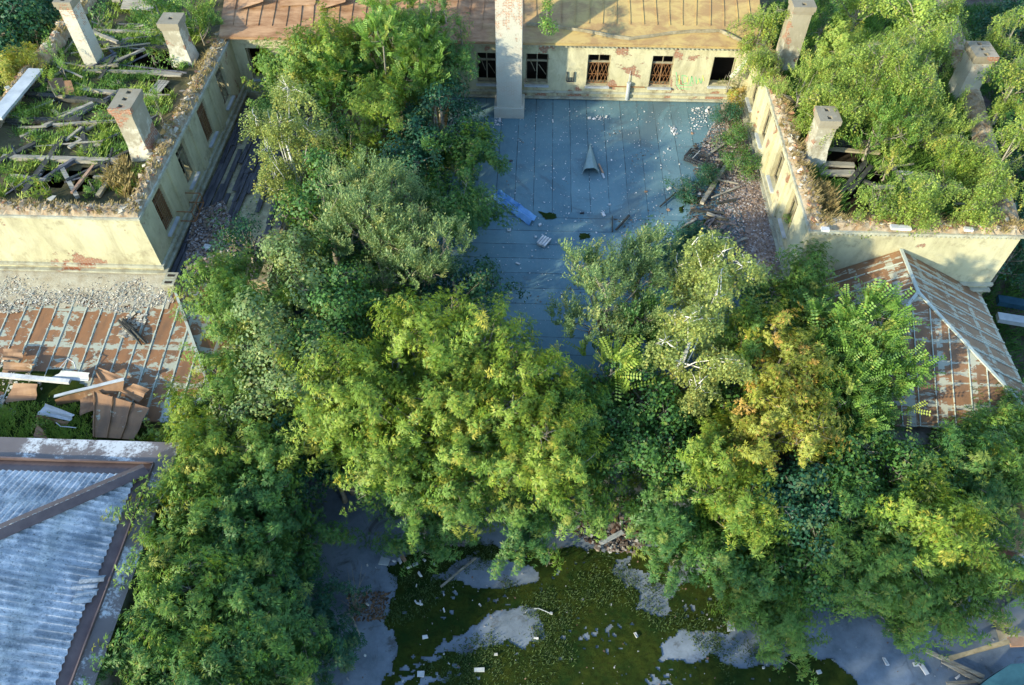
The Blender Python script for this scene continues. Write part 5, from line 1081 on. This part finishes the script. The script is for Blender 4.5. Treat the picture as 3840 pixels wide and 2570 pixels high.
for px,py,L_,w_,an,mat,lab in ((2073,456,.42,.10,1.7,'white','narrow white slat upright in the photo near the foot of the tall chimney'),(2210,445,.26,.2,.3,'white','white chunk right of the narrow slat near the back wall'),(2273,440,.28,.16,1.2,'white','white chunk near the back wall, right of the other chunk'),(2522,490,.42,.26,1.0,'white','largest white chunk on the upper felt near the rubble'),(2595,502,.2,.18,0,'card','pinkish chunk beside the rubble edge'),(1857,543,.24,.2,.5,'white','white chunk at the left edge of the felt under the maple'),(1915,605,.3,.16,.4,'black','dark flap at the left edge of the felt'),(2422,720,.22,.14,.3,'card','reddish brown scrap in the middle of the felt'),(2286,769,.18,.14,.3,'white','white scrap above the dark bent rod'),(2262,805,.24,.5,.3,'white','frayed white bundle above the nearer felt'),(2506,789,.24,.16,2.2,'card','reddish scrap left of the thin stick'),(2183,801,.3,.1,.1,'black','small black slat on the lower seam'),(1942,990,.30,.14,-.5,'white','white block on the nearer felt, right of the maples'),(1845,1075,.36,.16,.1,'white','pale block at the lower left of the felt'),(2025,845,.24,.18,.6,'white','white scrap right of the blue sheet'),(2009,890,.16,.16,0,'white','small white square left of the grey box'),(1908,865,.28,.26,.2,'zinc','pale triangular scrap beside the maples on the felt'),(2505,560,.14,.1,1,'white','small white chip in the upper right of the felt'),(2460,595,.12,.1,1,'white','small white chip in the middle right of the felt'),(2624,728,.26,.2,1.2,'white','white chunk on the moss left of the long timber'),(2508,710,.34,.2,.5,'white','white torn lump at the left of the creeping bush')):
    scrap(px,py,z4-.01,L_,w_,an,mat,lab)
scrap(778,925,4.15,.55,.4,-.2,'white','white sheet of board lying on the rubble of the plank roof',h=.04); scrap(885,995,4.1,.25,.16,-.3,'white','small pale block on the rotten planks above the maple'); scrap(860,1000,4.1,.3,.12,-.4,'zinc','small grey block on the rotten planks')
# in the yard
for px,py,L_,w_,an,mat,lab in ((1445,2108,.60,.50,-.2,'zinc','square grey rubbish sheet at the top left of the moss'),(1478,2105,.22,.14,-.6,'white','small white block right of the square rubbish sheet'),(1500,2105,.34,.16,-1.0,'white','white slab in the rubbish row above the moss'),(1515,2098,.4,.24,-.9,'card','brownish board in the rubbish row above the moss'),(1535,2130,.34,.08,.5,'white','thin white slat at the end of the rubbish row'),(1557,2118,.36,.16,.5,'zinc','pale blue grey slab at the right end of the rubbish row'),(1575,2156,.34,.14,-.9,'white','white slab alone on the upper left moss'),(1591,2102,.2,.12,-.7,'white','small white scrap above the lone slab'),(1265,1998,.42,.34,.3,'zinc','pale crumpled rag on the dark asphalt strip'),(1745,2030,.36,.34,.6,'white','crumpled white bag by the wooden pallet'),(2385,2382,.34,.14,-1.1,'white','white and brown bottle lying in the middle of the moss'),(2740,2350,.44,.52,.05,'zinc','square grey sheet standing at the right edge of the moss'),(3320,2482,.42,.16,-1.3,'white','white slab on the bare yard at the bottom right'),(3482,2362,.24,.12,-1.0,'white','small white slab on the bare yard below the maple'),(3590,2540,.32,.12,.6,'white','pale slat near the bottom edge right of the fallen planks'),(3618,2530,.26,.07,1.6,'white','narrow pale slat upright in the photo near the bottom edge'),(1665,2290,.24,.10,-1.2,'white','short white slat on the left moss'),(1577,2262,.1,.3,.2,'white','pale slat crossing the left moss, lower one'),(1562,2198,.18,.05,1.5,'white','tiny white stick on the left moss'),(1800,2270,.16,.08,-.7,'white','white chip on the middle moss'),(1378,2268,.2,.1,-.6,'white','white chip on the leaf litter'),(2067,2302,.14,.12,0,'white','white lump at the end of the thin wire'),(1595,2390,.3,.18,.2,'white','pale lump at the left of the diagonal asphalt strip'),(1577,2530,.4,.3,.1,'zinc','grey block near the bottom edge left of the moss middle'),(1795,2513,.6,.2,.05,'zinc','grey slab near the bottom edge in the moss'),(1860,2455,.2,.12,.1,'white','pale shard on the lower moss'),(2862,2505,.12,.12,0,'white','white chip below the pale asphalt patch'),(3070,2522,.26,.2,.3,'white','white rag at the edge of the lower moss'),(2010,2395,.3,.1,-.1,'white','pale shard beside the diagonal asphalt strip'),(1370,2460,.1,.1,0,'white','white chip under the bottom left maples'),(2235,1945,.26,.6,1.4,'blue','blue grey plank standing in the dark rubble'),(2260,1980,.7,.7,.1,'concrete','grey stone slab beside the dark rubble'),(2420,1905,.3,.14,.1,'blue','small light blue plastic piece at the back of the rubble')):
    scrap(px,py,.05,L_,w_,an,mat,lab,cat='bottle' if 'bottle' in lab else 'scrap',name='bottle' if 'bottle' in lab else 'scrap_piece',h=.07)
beamthing((1653,2202),(1783,2092),.08,.09,.06,'wood','long grey pole crossing the top left of the moss','pole',cat='pole')
beamthing((1308,2285),(1350,2385),.10,.07,.07,'wood','thin pale stick in the brown twigs at the left','stick',cat='stick')
beamthing((2250,2040),(2335,1995),.18,.18,.06,'zinc','grey plank across the dark rubble','plank',cat='plank')
b=MB(); p=[at(a,c,.06) for a,c in((3425,2492),(3452,2490),(3478,2530))]; b.beam(p[0],p[1],.14,.05); b.beam(p[1],p[2],.16,.05); tag(b.build('bent_sheet',M['white']),'bent white strip on the yard left of the fallen planks','strip')
b=MB(); p=[at(a,c,.08) for a,c in((1556,2252),(1562,2262),(1585,2268))]; b.beam(p[0],p[1],.06,.05); b.beam(p[1],p[2],.07,.05); tag(b.build('bent_stick',M['white']),'bent white stick on the left moss','stick')
b=MB(); b.tube([at(a,c,.08) for a,c in((2002,2283),(2020,2282),(2045,2292),(2062,2300))],.02,5); tag(b.build('wire',M['zinc']),'thin pale wire lying on the moss','wire')
p=at(1700,2005,.3); pal=thing('pallet','dark wooden pallet leaning under the low maple','pallet',tuple(p))
for i in range(6): b=MB(); b.beam((p[0]-.45+i*.18,p[1]-.5,.25),(p[0]-.35+i*.18,p[1]+.5,.7),.12,.03,rough=.004); b.build('slat',M['rot'],pal)
for yy in(-.4,.4): b=MB(); b.beam((p[0]-.55,p[1]+yy,.25+.22*(yy+.5)),(p[0]+.6,p[1]+yy,.25+.22*(yy+.5)),.08,.08); b.build('runner',M['rot'],pal)
# bare twigs left of the moss
b=MB(); rr=random.Random(5); bp=at(1330,2290,0)
for i in range(26):
    a=rr.uniform(0,6.28); L_=rr.uniform(.7,1.9); e=(bp[0]+math.cos(a)*L_*.5,bp[1]+math.sin(a)*L_*.8,L_*.7); m_=((bp[0]+e[0])/2+rr.uniform(-.15,.15),(bp[1]+e[1])/2,e[2]*.6)
    b.tube([tuple(bp),m_,e],[.018,.011,.004],4)
tag(b.build('bare_shrub',M['bark']),'bare brown twiggy shrub left of the moss','shrub')
# ------------------------------------------------------------ torn sheets on the collapsed end of the lean-to
def sheet(L,zs,lab,mat='sheetR',name='torn_roof_sheet',seam=False):
    pts=[tuple(at(a,c,z+.12)) for (a,c),z in zip(L,zs)]; n=10; b=MB()
    A_,B_,C_,D_=[np.array(p) for p in pts]
    for i in range(n):
        for j in range(4):
            q=[]
            for u,v in((i/n,j/4),((i+1)/n,j/4),((i+1)/n,(j+1)/4),(i/n,(j+1)/4)):
                p=(A_*(1-u)+B_*u)*(1-v)+(D_*(1-u)+C_*u)*v; q.append((p[0],p[1],p[2]+.035*math.sin(u*7+v*3)+.02*math.sin(u*13)))
            b.slab(q,.008)
    if seam:
        for v in(.02,.36,.70): 
            for i in range(n):
                u0,u1=i/n,(i+1)/n; f=lambda u:((A_*(1-v)+D_*v)*(1-u)+(B_*(1-v)+C_*v)*u)+np.array([0,0,.04+.035*math.sin(u*7+v*3)])
                b.beam(f(u0),f(u1),.04,.06)
    return kt(tag(b.build(name,M[mat]),lab,'metal sheet'))
sheet([(350,1640),(350,1470),(560,1530),(500,1650)],[3.25,3.6,3.6,3.25],'large brown seamed sheet on the collapsed lean-to',seam=True)
sheet([(205,1500),(470,1420),(460,1465),(215,1520)],[3.5,3.8,3.45,3.2],'long brown sheet with a pale upper edge across the collapse')
beamthing((203,1487),(465,1422),3.72,.14,.04,'zinc','pale folded metal strip along the long brown sheet','metal_strip',cat='strip',z2=3.98)
beamthing((0,1408),(262,1432),3.75,.20,.14,'white','long white gutter length lying at the left edge','gutter_piece',cat='gutter')
sheet([(20,1510),(50,1440),(140,1440),(135,1500)],[3.2,3.5,3.6,3.2],'curled brown sheet at the left edge below the white gutter')
sheet([(10,1400),(12,1360),(130,1365),(110,1395)],[3.5,3.8,3.8,3.5],'brown bent sheet at the left edge above the white gutter')
sheet([(10,1350),(12,1310),(85,1310),(85,1352)],[3.6,3.7,3.7,3.6],'flat brown sheet at the far left of the lean-to roof')
sheet([(140,1555),(170,1515),(280,1555),(262,1580)],[3.2,3.5,3.5,3.25],'folded pale metal box on the mossy collapse','zinc')
sheet([(138,1558),(262,1582),(248,1602),(135,1570)],[3.15,3.2,3.0,3.0],'brown lower side of the folded metal box')
sheet([(180,1425),(230,1392),(335,1398),(330,1430)],[3.5,3.8,3.8,3.5],'bluish curled sheet above the long brown sheet','zinc')
sheet([(355,1390),(370,1380),(470,1420),(380,1440)],[3.6,3.6,3.7,3.6],'grey brown triangular sheet under the long strip')
sheet([(440,1465),(500,1440),(560,1460),(520,1510)],[3.4,3.5,3.5,3.4],'brown sheet right of the large seamed one')
sheet([(300,1560),(300,1500),(350,1480),(350,1540)],[3.3,3.45,3.45,3.3],'narrow brown sheet left of the large seamed one')
sheet([(127,1640),(135,1590),(160,1610),(180,1650)],[3.2,3.25,3.25,3.2],'small brown sheet sunk in the weeds')
b=MB(); b.tube([at(a,c,z) for a,c,z in((225,1380,3.7),(255,1345,3.9),(278,1360,3.9),(285,1385,3.7))],.025,5); tag(b.build('bent_cable',M['white']),'white bent cable arching on the lean-to','cable')
b=MB(); b.tube([at(a,c,z) for a,c,z in((210,1585,3.4),(228,1600,3.3),(260,1602,3.3),(285,1605,3.3))],.02,5); tag(b.build('cable',M['white']),'white cable lying below the folded metal box','cable')
grid('moss_heap',-28.5,-15.9,14.95,20.2,.12,lambda X,Y:3.02+.135*np.clip(Y-17.3,0,9)+.10*vnoise(X,Y,1.5,91)+.05*vnoise(X,Y,6,92),M['moss'],keep=lambda X,Y:(Y<19.6+.35*vnoise(X,Y,1.4,95)-.55*(X+21)*(X>-21))); tag(bpy.data.objects['moss_heap'],'mossy heap over the collapsed end of the lean-to','moss',kind='stuff')
q=np.c_[scatter([(-26,18.0),(-19,17.8),(-17.5,15.2),(-26,15.2)],420,44),np.full(420,3.1)]; stuffgrass('weeds','yellow green weeds on the mossy heap of the lean-to',q,.22,22,'gold',45,.14,'weeds',lean=.8)
b=MB(); p=at(470,1210,zl(22.4)+.05)
for i in range(7): 
    q0=at(455+random.uniform(-12,12),1200+random.uniform(-10,10),3.85); q1=at(535+random.uniform(-14,14),1285+random.uniform(-10,10),3.62); m_=(q0+q1)/2+np.array([random.uniform(-.1,.1),random.uniform(-.1,.1),.14]); b.tube([q0,m_,q1],[.06,.07,.04],5)
tag(b.build('rag_roll',M['char']),'dark crumpled roll of felt lying on the rusty lean-to roof','roll')
q=slopez(np.c_[scatter([(-18.8,22.6),(-17.6,22.6),(-17.8,21.2),(-18.6,21.4)],160,46),np.zeros(160)]); rubble('plaster_rubble','small heap of pale crumbs beside the dark roll on the lean-to',q,.07,pale,47)
print('faces',sum(len(m.polygons) for m in bpy.data.meshes))
